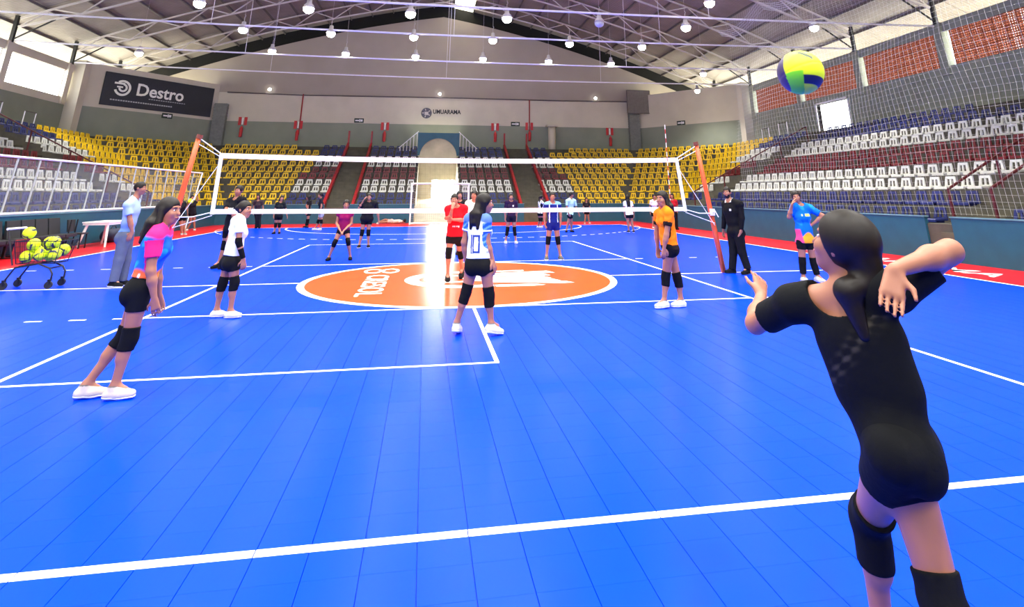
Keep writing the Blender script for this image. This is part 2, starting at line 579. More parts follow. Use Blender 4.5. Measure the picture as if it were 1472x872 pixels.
# aisle steps and red sloping edge panels
def aisle(name, axis, c0, c1, sg=1):
    root = struct(bpy.data.objects.new(name, None))
    COL.objects.link(root)
    for k in range(0, NROW + 1):
        for h in (0, 1):
            if k == 0 and h == 0:
                continue
            o0 = row_off(k) + (0 if h == 0 else DEP / 2) if k else 0.02
            o1 = row_off(k) + DEP / 2 if h == 0 else row_off(k + 1)
            z = tread(k) + 0.02 + (RISE / 2 if h else 0)
            mb = MB()
            if axis == 'y':
                mb.box(c0, 24.0 + o0 - .015, 0, c1, 24.0 + o1 - .015, z)
            else:
                x0, x1 = 12.085 + o0, 12.085 + o1
                mb.box(min(sg * x0, sg * x1), c0, 0, max(sg * x0, sg * x1), c1, z)
            mb.build('aisle_step', m_aisle, root)
    if axis == 'x':
        for c in ((c0, c1) if sg > 0 and c0 < 5 else (c0,)):
            prev = None
            for k in range(1, NROW + 1, 2):
                p = (sg * (12.1 + row_off(k) + .2), c, tread(k))
                q = (p[0], p[1], p[2] + .85)
                mb = MB()
                mb.bar(p, q, 0.05)
                mb.build('red_rail_post', m_red_dark, root)
                if prev:
                    mb = MB()
                    mb.bar(prev, q, 0.05)
                    mb.build('red_handrail', m_red_dark, root)
                prev = q
        return
    for c in (c0 - 0.2, c1 + 0.05):
        mb = MB()
        za, zb = tread(1) + 0.1, tread(NROW + 1) + 0.1
        oa, ob = row_off(1), row_off(NROW + 1)
        for dz, w in ((0.0, 0.16),):
            if axis == 'y':
                p = [(c, 24 + oa, za - .2), (c + w, 24 + oa, za - .2), (c + w, 24 + ob, zb - .2), (c, 24 + ob, zb - .2)]
            else:
                p = [(sg * (12.1 + oa), c, za - .2), (sg * (12.1 + oa), c + w, za - .2), (sg * (12.1 + ob), c + w, zb - .2), (sg * (12.1 + ob), c, zb - .2)]
            mb.hexa(p + [(q[0], q[1], q[2] + 0.3) for q in p])
        mb.build('red_aisle_edge', m_red_metal, root)
        mb = MB()
        pe = (c + .08, 24 + ob, zb - .3) if axis == 'y' else (sg * (12.1 + ob), c + .08, zb - .3)
        mb.bar(pe, (pe[0], pe[1], pe[2] + 1.25), 0.12)
        mb.build('red_end_post', m_red_metal, root)
aisle('aisle_far_left', 'y', -6.5, -5.1)
aisle('aisle_far_right', 'y', 5.2, 6.7)
aisle('aisle_side_right', 'x', 16.0, 17.4, 1)
aisle('aisle_side_left', 'x', 16.0, 17.4, -1)
aisle('aisle_gate_right', 'x', -0.2, 1.0, 1)

# ---- walls
YB, XW = 34.2, 22.5
SPLIT = 6.85
def gable_top(x):
    ax = abs(x)
    return 15.8 - 0.165 * ax - 0.0057 * ax * ax
def roof_z(x):
    ax = abs(x)
    return 17.25 - 0.165 * ax - 0.0058 * ax * ax
XB = 16.6
# back wall: grey below, white above, gable top, tunnel opening
bw = MB()
bw.box(-XB, YB, 0, -1.36, YB + 0.3, SPLIT)
bw.box(1.36, YB, 0, XB, YB + 0.3, SPLIT)
bw.box(-1.36, YB, 5.0, 1.36, YB + 0.3, SPLIT)
wb = struct(bw.build('wall_back', m_wall_grey))
up = MB()
xs = [-21.6 + i * 43.2 / 40 for i in range(41)]
for i in range(40):
    a, b = xs[i], xs[i + 1]
    up.hexa([(a, YB, 9.0), (b, YB, 9.0), (b, YB + 0.3, 9.0), (a, YB + 0.3, 9.0), (a, YB, gable_top(a)), (b, YB, gable_top(b)), (b, YB + 0.3, gable_top(b)), (a, YB + 0.3, gable_top(a))])
up.build('gable', m_gable, wb)
up = MB()
up.box(-XB, YB, SPLIT, XB, YB + 0.3, 9.0)
up.build('upper_wall', m_wall_white, wb)
# pipe runs on the back wall
pp = MB()
pp.tube([(-16, YB - 0.05, 9.0), (-10.6, YB - 0.05, 8.92), (0, YB - 0.05, 9.0), (10, YB - 0.05, 9.0), (16, YB - 0.05, 9.08)], 0.05, 6)
pp.build('conduit_pipe', m_purlin, wb)
for x in (-10.5, 7.3):
    pp = MB()
    pp.tube([(x, YB - 0.05, 9.0), (x, YB - 0.05, 5.9)], 0.05, 6)
    pp.build('riser_pipe', m_red_metal, wb)
# added dark sheet above the gable: colour stands for roof shade, blocks sky
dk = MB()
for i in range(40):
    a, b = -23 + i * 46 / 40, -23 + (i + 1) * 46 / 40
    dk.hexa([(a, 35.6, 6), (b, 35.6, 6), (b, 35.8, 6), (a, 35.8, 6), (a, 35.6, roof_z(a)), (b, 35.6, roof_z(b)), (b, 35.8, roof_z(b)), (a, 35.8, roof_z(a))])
struct(dk.build('wall_gable', m_dark))
# corner walls
ZT_SIDE = 9.2
for sg, nm in ((1, 'right'), (-1, 'left')):
    a, b = (XB, YB), (XW, 26.8)
    t = (0.235, 0.187)
    pl = [a, b, (b[0] + t[0], b[1] + t[1]), (a[0] + t[0], a[1] + t[1])]
    pl = pl if sg > 0 else mirror(pl)
    mb = MB()
    mb.prism(pl, 0, SPLIT)
    o = struct(mb.build('wall_corner_' + nm, m_wall_grey))
    mb = MB()
    mb.prism(pl, SPLIT, 9.55)
    mb.build('upper_wall', m_wall_white, o)
    # column at the junction with the back wall
    mb = MB()
    for i in range(16):
        mb.box(sg * 16.2 - 0.45, YB - 0.42, 4.9 + i * 0.2, sg * 16.2 + 0.45, YB + 0.1, 4.9 + i * 0.2 + 0.17)
    mb.box(sg * 16.2 - 0.42, YB - 0.38, 4.9, sg * 16.2 + 0.42, YB, 8.1)
    struct(mb.build('column_' + nm, mat('column_block', (118, 120, 116), rough=0.8, var=0.12)))
    # white corner column against the side wall
    mb = MB()
    mb.box(sg * 22.2 - 0.35, 26.35, 4.9, sg * 22.2 + 0.35, 27.0, 9.5)
    struct(mb.build('column_' + nm, m_wall_white))
# side walls
SILL, HEAD = 7.15, 8.75
PIL = [26.0 - 5.45 * i for i in range(0, 10)]
def side_wall(sg, nm):
    x0, x1 = (XW, XW + 0.25) if sg > 0 else (-XW - 0.25, -XW)
    mb = MB()
    if sg > 0:   # door opening between y 17 and 19
        mb.box(x0, -26, 0, x1, 16.4, 6.75)
        mb.box(x0, 19.1, 0, x1, 26.9, 6.75)
        mb.box(x0, 16.4, 0, x1, 19.1, 4.95)
    else:
        mb.box(x0, -26, 0, x1, 26.9, 6.75)
    o = struct(mb.build('wall_' + nm, m_wall_grey))
    mb = MB()
    mb.box(x0 - 0.02 * sg if sg > 0 else x0, -26, 6.75, x1 if sg > 0 else x1 + 0.02, 26.9, SILL)
    mb.box(x0, -26, HEAD, x1, 26.9, ZT_SIDE)
    mb.build('sill_band', m_wall_white if sg < 0 else m_wall_grey, o)
    for y in PIL:
        mb = MB()
        mb.box(x0 - (0.12 if sg > 0 else 0), y - 0.22, 6.75, x1 + (0.12 if sg < 0 else 0), y + 0.22, ZT_SIDE)
        mb.build('pillar', m_wall_white if sg < 0 else m_wall_grey, o)
    return o
wr = side_wall(1, 'right')
wl = side_wall(-1, 'left')
# terracotta lattice in the right-hand openings
for i, y in enumerate(PIL):
    y0, y1 = y - 5.45 + 0.22, y - 0.22 - 0.28
    if y1 < -10:
        continue
    mb = MB()
    n = int((y1 - y0) / 0.105)
    for j in range(n + 1):
        yy = y0 + (y1 - y0) * j / n
        mb.box(XW + (0.04 if j % 5 else 0.02), yy - (0.015 if j % 5 else 0.022), SILL, XW + 0.13, yy + (0.015 if j % 5 else 0.022), HEAD)
    for j in range(16):
        zz = SILL + (HEAD - SILL) * j / 15
        mb.box(XW + (0.045 if j % 5 else 0.025), y0, zz - (0.015 if j % 5 else 0.022), XW + 0.125, y1, zz + (0.015 if j % 5 else 0.022))
    o = struct(mb.build('window_%d' % (i + 1), m_terra))
# bright glazed openings on the left: frame, then lit panes
for i, y in enumerate(PIL):
    y0, y1 = y - 5.45 + 0.22, y - 0.22
    if y1 < -10:
        continue
    fr = MB()
    for zz in (SILL, HEAD):
        fr.box(-XW - 0.16, y0, zz - 0.04, -XW - 0.1, y1, zz + 0.04)
    for yy in (y0, y1):
        fr.box(-XW - 0.16, yy - 0.04, SILL, -XW - 0.1, yy + 0.04, HEAD)
    o = struct(fr.build('window_%d' % (i + 21), m_steel_light))
    mb = MB()
    mb.box(-XW - 0.14, y0, SILL, -XW - 0.12, y1, HEAD)
    mb.build('pane', m_pane, o)
# open door in the right wall
fr = MB()
fr.box(XW - 0.03, 16.3, 4.95, XW + 0.28, 16.4, 6.85)
fr.box(XW - 0.03, 19.1, 4.95, XW + 0.28, 19.2, 6.85)
fr.box(XW - 0.03, 16.3, 6.75, XW + 0.28, 19.2, 6.85)
struct(fr.build('door_1', m_steel_light))
# wall behind the camera closes the hall
wall_box('wall_front', -23, -26.2, 0, 23, -26, 12, m_wall_white)

# ---- tunnel under the far stand
tn = struct(bpy.data.objects.new('tunnel', None))
COL.objects.link(tn)
m_tun = mat('tunnel_plaster', (178, 170, 146), rough=0.8, var=0.2, scale=1.1)
for sg in (1, -1):
    mb = MB()
    mb.box(min(sg * 1.38, sg * 1.5), 24.05, 0, max(sg * 1.38, sg * 1.5), 33.2, 0.75 + 0.0)
    for k in range(1, NROW + 1):
        mb.box(min(sg * 1.36, sg * 1.46), 24.0 + row_off(k), 0, max(sg * 1.36, sg * 1.46), 24.0 + row_off(k + 1), tread(k) + 0.05)
    mb.build('tunnel_side_wall', m_tun, tn)
# arched end wall with a door opening onto daylight
YT = 31.6
mb = MB()
mb.box(-1.36, YT, 0, 1.36, YT + 0.2, 1.35)
mb.box(-1.36, YT, 1.35, -0.35, YT + 0.2, 2.6)
mb.box(1.28, YT, 1.35, 1.36, YT + 0.2, 2.6)
mb.box(-1.36, YT, 2.6, 1.36, YT + 0.2, 4.2)
top = arc_pts(0, 4.2, 1.36, 0, 180, 24)
for i in range(24):
    (xa, za), (xb, zb) = top[i], top[i + 1]
    mb.hexa([(xb, YT, 4.2), (xa, YT, 4.2), (xa, YT + .2, 4.2), (xb, YT + .2, 4.2), (xb, YT, zb), (xa, YT, za), (xa, YT + .2, za), (xb, YT + .2, zb)])
mb.build('tunnel_end_wall', m_tun, tn)
mb = MB()
for i in range(24):
    (xa, za), (xb, zb) = top[i], top[i + 1]
    mb.hexa([(xb, YT - .12, zb), (xa, YT - .12, za), (xa, YT + .25, za), (xb, YT + .25, zb), (xb, YT - .12, 5.95), (xa, YT - .12, 5.95), (xa, YT + .25, 5.95), (xb, YT + .25, 5.95)])
mb.box(-1.52, YT - .12, 3.6, -1.36, YT + .25, 5.95)
mb.box(1.36, YT - .12, 3.6, 1.52, YT + .25, 5.95)
mb.build('teal_arch_surround', m_teal, tn)
mb = MB()
mb.box(-0.34, YT + 0.22, 1.36, 1.27, YT + 0.24, 2.59)
mb.build('daylit_doorway', emit('doorway_daylight', (1, 1, 1), 52.0), tn)
mb = MB()
mb.hexa([(-1.36, 24.2, -0.05), (1.36, 24.2, -0.05), (1.36, YT, -0.05), (-1.36, YT, -0.05), (-1.36, 24.2, 0.0), (1.36, 24.2, 0.0), (1.36, YT, 1.3), (-1.36, YT, 1.3)])
mb.build('tunnel_ramp', m_tun, tn)
for sg in (1, -1):
    mb = MB()
    for j in range(6):
        x = sg * (1.6 + j * 0.24)
        z = 6.0 - j * 0.22
        mb.bar((x, YT + .4, z - 1.0), (x, YT + .4, z), 0.04)
    mb.bar((sg * 1.5, YT + .4, 6.1), (sg * 2.9, YT + .4, 4.85), 0.05)
    mb.build('stair_railing', m_steel_light, tn)

# ---- roof: sheets between purlins, bay by bay; purlins; trusses
ceil = struct(bpy.data.objects.new('ceiling', None))
COL.objects.link(ceil)
PX = [0.0] + [0.85 + 1.7 * i for i in range(15)]
BAYS = [36.0, 31.45, 26.0, 20.55, 15.1, 9.65, 4.2, -1.25, -6.7, -26.0]
_rt = m_roof.node_tree
_wv = _rt.nodes.new('ShaderNodeTexWave')
_wv.wave_type = 'BANDS'
_wv.bands_direction = 'Y'
_wv.inputs['Scale'].default_value = 1.75
_bp = _rt.nodes.new('ShaderNodeBump')
_bp.inputs['Strength'].default_value = 0.5
_bp.inputs['Distance'].default_value = 0.04
_rt.links.new([n for n in _rt.nodes if n.type == 'TEX_COORD'][0].outputs['Object'], _wv.inputs['Vector'])
_rt.links.new(_wv.outputs['Fac'], _bp.inputs['Height'])
_rt.links.new(_bp.outputs['Normal'], _rt.nodes['Principled BSDF'].inputs['Normal'])
for sg in (1, -1):
    for i in range(len(PX) - 1):
        xa, xb = sg * PX[i], sg * PX[i + 1]
        for j in range(len(BAYS) - 1):
            y1, y0 = BAYS[j], BAYS[j + 1]
            mb = MB()
            za, zb = roof_z(xa), roof_z(xb)
            lap = 0.02 * (j % 2)
            mb.hexa([(xa, y0, za + lap), (xb, y0, zb + lap), (xb, y1, zb + lap), (xa, y1, za + lap), (xa, y0, za + lap + .03), (xb, y0, zb + lap + .03), (xb, y1, zb + lap + .03), (xa, y1, za + lap + .03)])
            sky = sg > 0 and i == 1
            mb.build('skylight_panel' if sky else 'roof_panel', m_sky_sheet if sky else m_roof, ceil)
    for i, x in enumerate(PX[1:] if sg > 0 else PX[1:]):
        mb = MB()
        z = roof_z(x) - 0.08
        mb.box(sg * x - 0.04, -26, z - 0.08, sg * x + 0.04, 35.5, z + 0.06)
        mb.build('purlin', m_purlin, ceil)
for y in (31.45, 26.0, 20.55, 15.1, 9.65, 4.2):
    tr = struct(bpy.data.objects.new('roof_truss', None))
    COL.objects.link(tr)
    xs = [-22.3 + i * 44.6 / 32 for i in range(33)]
    tc_, bc_, wb_ = MB(), MB(), MB()
    top_ = lambda x: roof_z(x) - 0.24
    bot_ = lambda x: roof_z(x) - 1.05 + 0.35 * max(0, (abs(x) - 19) / 3.3)
    for i in range(32):
        a, b = xs[i], xs[i + 1]
        tc_.bar((a, y, top_(a)), (b, y, top_(b)), 0.10)
        bc_.bar((a, y, bot_(a)), (b, y, bot_(b)), 0.10)
        if i % 2:
            wb_.bar((a, y, top_(a)), (b, y, bot_(b)), 0.065)
        else:
            wb_.bar((a, y, bot_(a)), (b, y, top_(b)), 0.065)
    tc_.build('top_chord', m_steel, tr)
    bc_.build('bottom_chord', m_steel, tr)
    wb_.build('truss_web', m_steel, tr)
    for sg in (1, -1):
        mb = MB()
        mb.bar((sg * 22.45, y, 9.15), (sg * 22.45, y, roof_z(22.3) - .1), 0.16)
        mb.bar((sg * 22.4, y, 9.3), (sg * 20.6, y, bot_(20.6)), 0.06)
        mb.build('wall_bracket', m_black, tr)
    if y < 30:
        mb = MB()
        zt = {26.0: 9.05, 20.55: 9.0, 15.1: 9.1, 9.65: 8.85, 4.2: 9.0}[y]
        pts = [(-22.3 + 44.6 * i / 16, y, zt + 0.25 * (abs(i - 8) / 8) ** 2 - 0.03) for i in range(17)]
        mb.tube(pts, 0.045, 6)
        mb.build('tie_rod', m_steel_light, tr)
        mb = MB()
        for x in (-11, 0.2, 11):
            mb.tube([(x, y, zt), (x, y, bot_(x))], 0.012, 5)
        mb.build('hanger_wire', m_steel_light, tr)
# ================================================================== THINGS
# ---- stadium seats
def seat_mesh(name, m):
    mb = MB()
    # pan with rolled front lip (faces -y)
    mb.box(-0.22, -0.2, 0.03, 0.22, 0.14, 0.075)
    mb.hexa([(-0.22, -0.235, 0.0), (0.22, -0.235, 0.0), (0.22, -0.2, 0.0), (-0.22, -0.2, 0.0), (-0.22, -0.23, 0.06), (0.22, -0.23, 0.06), (0.22, -0.2, 0.075), (-0.22, -0.2, 0.075)])
    # back: outer frame, wider at the foot, two openings
    def sl(xa, xb, xc, xd, z0, z1):
        y0, y1 = 0.13 + z0 * 0.16, 0.13 + z1 * 0.16
        mb.hexa([(xa, y0, z0), (xb, y0, z0), (xb, y0 + .035, z0), (xa, y0 + .035, z0), (xc, y1, z1), (xd, y1, z1), (xd, y1 + .035, z1), (xc, y1 + .035, z1)])
    sl(-0.215, -0.125, -0.175, -0.105, 0.05, 0.30)
    sl(0.125, 0.215, 0.105, 0.175, 0.05, 0.30)
    sl(-0.025, 0.025, -0.025, 0.025, 0.05, 0.30)
    sl(-0.175, 0.175, -0.16, 0.16, 0.29, 0.365)
    sl(-0.22, 0.22, -0.21, 0.21, 0.04, 0.11)
    mb.box(-0.16, -0.1, -0.02, 0.16, 0.1, 0.035)
    return mb.mesh(name, m)
SEAT = {c: seat_mesh(c + '_stadium_seat', m) for c, m in (('yellow', m_yellow_seat), ('white', m_white_seat), ('red', m_red_seat), ('blue', m_blue_seat))}
ROWCOL = {1: 'blue', 2: 'blue', 3: 'white', 4: 'white', 5: 'red', 6: 'red', 7: 'white', 8: 'white', 9: 'blue', 10: 'blue'}
SP = 0.565
places = []   # colour, x, y, z, rz, row, section, index along the section, landmark
for sg, side in ((1, 'right'), (-1, 'left')):
    for k in range(1, NROW + 1):
        o = row_off(k) + 0.36
        a, b = corners(o)
        z = tread(k) + 0.02
        # far stand
        spans = ((1.75, 5.0, 'tunnel'), (6.95, a[0] - 0.24, 'aisle'))
        for (s0, s1, lm) in spans:
            n = int((s1 - s0) / SP)
            for i in range(n + 1):
                x = s0 + SP * i
                c = 'yellow' if x > 8.75 - 0.02 * k else ROWCOL[k]
                if k == 10 and lm == 'aisle' and c == 'yellow' and x < 10.2:
                    continue
                places.append((c, sg * x, 24.0 + o, z, 0.0, k, 'far %s stand' % side, i + 1, lm))
        # corner
        L = math.hypot(a[0] - b[0], a[1] - b[1])
        n = int(L / SP)
        for i in range(n):
            t = (i + 0.5) / n
            x, y = a[0] + (b[0] - a[0]) * t, a[1] + (b[1] - a[1]) * t
            places.append(('yellow', sg * x, y, z, -sg * math.atan2(NX, NY), k, '%s corner stand' % side, i + 1, 'back wall'))
        # side
        ylim = 4.5 if sg < 0 else -3.2
        y = b[1] - 0.42
        i = 0
        while y > ylim:
            i += 1
            ok = not (15.75 < y < 17.65)
            if sg > 0:
                ok = ok and not (-0.45 < y < 1.25)
                if k > 2 and y < 0:
                    ok = False
            if k >= 10 and sg > 0 and y < 7:
                ok = False
            yl = 19.4 if k <= 6 else 21.2
            if ok:
                c = 'yellow' if y > yl else ROWCOL[k]
                places.append((c, sg * (12.1 + o), y, z, -sg * math.pi / 2, k, '%s side stand' % side, i, 'corner'))
            y -= SP
cp = np.array(CAM_POS)
for col in ('yellow', 'white', 'red', 'blue'):
    mine = [q for q in places if q[0] == col]
    mine.sort(key=lambda q: (q[1] - cp[0]) ** 2 + (q[2] - cp[1]) ** 2)
    for q in mine[:300]:
        _, x, y, z, rz, k, sec, i, lm = q
        s = link(col + '_stadium_seat', SEAT[col], None, (x, y, z))
        s.rotation_euler = (0, 0, rz)
        tag(s, '%s plastic seat, %s from the %s, %s row of the %s' % (col, ordinal(i), lm, ordinal(k), sec), 'seat', '%s stadium seats' % col)
    if len(mine) > 300:
        mb = MB()
        src = SEAT[col]
        sv = [v.co.copy() for v in src.vertices]
        sf = [tuple(p.vertices) for p in src.polygons]
        for q in mine[300:]:
            M = Matrix.Translation(q[1:4]) @ Matrix.Rotation(q[4], 4, 'Z')
            mb._add([M @ v for v in sv], sf)
        o = mb.build('%s_stadium_seat_mass' % col, src.materials[0])
        o['kind'] = 'stuff'
        tag(o, 'remaining %s plastic seats high at the back of the stands' % col, 'seat', '%s stadium seats' % col)

# ---- volleyball net on two posts
def post(sg, top):
    t = thing('net_post', 'orange-red net post leaning inwards at the %s end of the net' % ('right' if sg > 0 else 'left'), 'post', (sg * 5.6, 0, 0), group='net posts')
    mb = MB()
    a, b = Vector((0, 0, 0)), Vector((top - sg * 5.6, 0, 2.66))
    mb.tube([a, a.lerp(b, .33), a.lerp(b, .66), b], [0.055, 0.055, 0.05, 0.046], 12)
    mb.build('pole', m_post, t, smooth=True)
    mb = MB()
    mb.tube([b - Vector((0, 0, .01)), b + Vector((-sg * 0.02, 0, .07))], 0.058, 12)
    mb.build('post_cap', mat('post_cap_rust', (120, 60, 40)), t)
    c = a.lerp(b, 0.46)
    mb = MB()
    mb.box(c.x - .05, -.1, c.z - .07, c.x + .05, -.05, c.z + .07)
    mb.tube([c + Vector((0, -.1, 0)), c + Vector((0, -.2, 0.03)), c + Vector((.06, -.22, -.1))], 0.012, 6)
    mb.build('winch', m_steel_light, t)
    return t
post(1, 5.23)
post(-1, -5.27)
net = thing('volleyball_net', 'white-taped volleyball net stretched across the court between orange posts', 'net', (0, 0, 0))
XL, XR = -4.80, 4.72
def net_top(x):
    t = abs(x) / 4.75
    return 2.27 + 0.06 * t ** 2
def net_bot(x):
    t = abs(x) / 4.75
    return 1.28 + 0.01 * t
XBL, XBR = -4.80, 4.84
N = 48
def nx(i, z):   # the net flares a little towards its lower corners
    t = i / N
    f = (2.3 - z) / 1.02
    l, r = XL + (XBL - XL) * f, XR + (XBR - XR) * f
    return l + (r - l) * t
for nm, zf, h in (('top_tape', net_top, 0.095), ('bottom_tape', net_bot, 0.085)):
    mb = MB()
    for i in range(N):
        xa, xb = nx(i, zf(0)), nx(i + 1, zf(0))
        za, zb = zf(xa), zf(xb)
        mb.hexa([(xa, -.008, za - h / 2), (xb, -.008, zb - h / 2), (xb, .008, zb - h / 2), (xa, .008, za - h / 2), (xa, -.008, za + h / 2), (xb, -.008, zb + h / 2), (xb, .008, zb + h / 2), (xa, .008, za + h / 2)])
    mb.build(nm, m_net_white, net)
for x0, x1 in ((XL, XBL), (XR, XBR)):
    mb = MB()
    mb.hexa([(x1 - .035, -.009, 1.24), (x1 + .035, -.009, 1.24), (x1 + .035, .009, 1.24), (x1 - .035, .009, 1.24), (x0 - .035, -.009, 2.37), (x0 + .035, -.009, 2.37), (x0 + .035, .009, 2.37), (x0 - .035, .009, 2.37)])
    mb.build('side_tape', m_net_white, net)
mb = MB()
for i in range(1, 96):
    t = i / 96 * N
    mb.bar((nx(t, 1.3), 0, 1.3), (nx(t, 2.25), 0, 2.25), 0.0013)
for j in range(1, 10):
    z = 1.3 + j * 0.1
    mb.bar((nx(0, z), 0, z), (nx(N, z), 0, z), 0.0013)
mb.build('netting', m_net_dark, net)
for sg in (1, -1):
    xt, xb = (XR, XBR) if sg > 0 else (XL, XBL)
    mb = MB()
    ptop = (sg * 5.25, 0, 2.66)
    pm = (sg * 5.44, -0.1, 1.2)
    mb.tube([(xt, 0, 2.36), ptop], 0.011, 6)
    mb.tube([(xt, 0, 2.30), (sg * 5.27, 0, 2.56)], 0.008, 6)
    mb.tube([(xb, 0, 1.28), ((xb + pm[0]) / 2, -.05, 1.2), pm], 0.011, 6)
    mb.tube([(xb, 0, 1.22), (sg * 5.46, -.08, 1.0)], 0.008, 6)
    mb.tube([(xt, 0, 2.2), (sg * 5.46, -.08, 0.95)], 0.006, 6)
    mb.build('tension_rope', m_rope, net)
an = thing('net_antenna', 'thin red and white striped antenna standing up at the right of the net', 'antenna', (4.5, -0.01, 1.3))
for i in range(18):
    mb = MB()
    mb.tube([(0, 0, i * 0.1), (0, 0, i * 0.1 + 0.1)], 0.008, 6)
    mb.build('white_band' if i % 2 else 'red_band', m_net_white if i % 2 else m_sign_red, an)

# ---- safety netting hanging before the right-hand stand
sn = MB()
def snet(y, z):
    return 12.46 + 0.10 * math.sin(y * 0.9 + z * 0.7) + 0.05 * math.sin(z * 2.1 + y * 0.3)
zs = [1.09 + 0.74 * j for j in range(12)]
for i in range(int(16.0 / 0.155)):
    y = -5.0 + i * 0.155
    p = [(snet(y, z), y + 0.04 * math.sin(z * 1.3 + y), z) for z in zs]
    for a, b in zip(p, p[1:]):
        sn.bar(a, b, 0.0038)
for j in range(int(8.2 / 0.155)):
    z = 1.1 + j * 0.155
    ys = [-5.0 + 0.8 * i for i in range(21)]
    p = [(snet(y, z), y, z + 0.06 * math.sin(y * 0.8 + z * 0.4) * min(1, z / 4)) for y in ys]
    for a, b in zip(p, p[1:]):
        sn.bar(a, b, 0.0038)
so = sn.build('safety_net', m_net_cord)
tag(so, 'pale square-meshed safety net hanging before the right-hand stand', 'net')
# bunched upper edge in scallops
sc = MB()
for lay in range(5):
    pts = []
    for i in range(70):
        y = -5.0 + i * 0.24
        ph = (y % 4.0) / 4.0
        pts.append((12.3 + 0.06 * lay, y, 9.15 - 0.07 * lay - 0.55 * math.sin(math.pi * ph)))
    sc.tube(pts, 0.01, 4)
sc.build('gathered_edge', m_net_cord, so)

# ---- guard rail on top of the left front wall
gr = thing('guard_rail', 'long white-framed clear guard rail standing on the left front wall', 'railing', (-12.12, 0, 0))
mb = MB(); mb.tube([(0, 2.0, 2.6), (0, 20.5, 2.64)], 0.035, 8); mb.build('top_rail', m_white_plastic, gr)
mb = MB(); mb.tube([(0, 2.0, 1.1), (0, 18.2, 1.1)], 0.035, 8); mb.build('bottom_rail', m_white_plastic, gr)
for i in range(17):
    y = 3.2 + i * 1.0
    mb = MB(); mb.tube([(0, y, 1.05), (0, y + .12, 2.6)], 0.026, 8); mb.build('baluster', mat('grey_baluster', (170, 175, 170)), gr)
    mb = MB(); mb.hexa([(-.006, y + .04, 1.14), (.006, y + .04, 1.14), (.006, y + .96, 1.14), (-.006, y + .96, 1.14), (-.006, y + .16, 2.55), (.006, y + .16, 2.55), (.006, y + 1.08, 2.55), (-.006, y + 1.08, 2.55)])
    mb.build('pane', m_acrylic, gr)
mb = MB(); mb.tube([(0, 20.5, 2.64), (0.3, 18.6, 0.05)], 0.03, 8); mb.build('end_brace', m_white_plastic, gr)

# ---- futsal goal
go = thing('futsal_goal', 'white steel goal with square netting before the tunnel', 'goal', (0.05, 21.8, 0))
mb = MB(); mb.tube([(-1.6, 0, 0), (-1.6, 0, 2.15)], 0.045, 10); mb.build('goal_post', m_white_plastic, go)
mb = MB(); mb.tube([(1.6, 0, 0), (1.6, 0, 2.15)], 0.045, 10); mb.build('goal_post', m_white_plastic, go)
mb = MB(); mb.tube([(-1.64, 0, 2.17), (1.64, 0, 2.17)], 0.045, 10); mb.build('crossbar', m_white_plastic, go)
mb = MB()
mb.tube([(-1.6, 0, .04), (-1.6, 1.0, .04), (1.6, 1.0, .04), (1.6, 0, .04)], 0.035, 8)
mb.tube([(-1.6, 0, .07), (1.6, 0, .07)], 0.05, 8)
mb.build('base_frame', m_white_plastic, go)
for sg in (1, -1):
    mb = MB(); mb.tube([(sg * 1.6, 0, 2.17), (sg * 1.6, .6, 2.1), (sg * 1.6, 1.0, .04)], 0.02, 8); mb.build('back_brace', m_white_plastic, go)
mb = MB()
for i in range(1, 27):
    x = -1.6 + 3.2 * i / 27
    mb.bar((x, .6, 2.1), (x, 1.0, .04), 0.006)
for j in range(17):
    z = .04 + 2.06 * j / 17
    y = 1.0 - .4 * (z - .04) / 2.06
    mb.bar((-1.6, y, z), (1.6, y, z), 0.006)
    for sg in (1, -1):
        mb.bar((sg * 1.6, 0.02, z), (sg * 1.6, y, z), 0.006)
for sg in (1, -1):
    for i in range(1, 8):
        y = i * .12
        mb.bar((sg * 1.6, y, .04), (sg * 1.6, min(y, .62), 2.1), 0.006)
mb.build('netting', mat('grey_net_cord', (190, 190, 185), rough=.8), go)

# ---- high-bay lamps
LAMPS = []
for (z, y, row) in ((9.3, 20.5, 'far row under the gable wall'), (9.05, 15.2, 'middle row over the net'), (8.6, 9.9, 'near row high over the court')):
    for i, x in enumerate((-9.6, -5.65, -1.75, 2.15, 6.1, 10.0)):
        LAMPS.append((x, y, z, 'glowing high-bay lamp, %s from the left in the %s' % (ordinal(i + 1), row)))
LAMPS += [(-16.7, 21.4, 9.1, 'glowing lamp alone at the left, above the dark banner'), (18.7, 27.0, 9.0, 'glowing lamp by the right corner wall, lower of two'),
          (16.4, 21.3, 9.05, 'glowing lamp by the right corner wall, upper of two'), (16.6, 10.4, 9.05, 'pale lamp at the far right under the roof net'),
          (10.2, 8.0, 9.1, 'glowing lamp cut by the top edge of the frame')]
for (y, row) in ((4.4, 'row over the near attack line'), (-1.1, 'row over the near court'), (-6.6, 'row over the end line'), (-12.1, 'row above the camera')):
    for i, x in enumerate((-9.6, -5.65, -1.75, 2.15, 6.1, 10.0)):
        LAMPS.append((x, y, 9.05, 'glowing high-bay lamp, %s from the left in the %s' % (ordinal(i + 1), row)))
hb, hl, hh = MB(), MB(), MB()
hb.lathe([(0.05, 0.28), (0.09, 0.26), (0.10, 0.12), (0.18, 0.03), (0.22, -0.09), (0.205, -0.09), (0.14, 0.0), (0.05, 0.10)], (0, 0, 0), 20)
hl.lathe([(0.02, -0.02), (0.13, -0.03), (0.19, -0.10), (0.195, -0.15), (0.17, -0.22), (0.10, -0.28), (0.02, -0.30)], (0, 0, 0), 20)
hh.tube([(0, 0, .3), (0, 0, .5), (.04, 0, .56), (0, 0, .62)], 0.012, 6)
me_h, me_l, me_k = hb.mesh('lamp_housing', m_steel, True), hl.mesh('lamp_lens', m_lamp, True), hh.mesh('lamp_hook', m_steel)
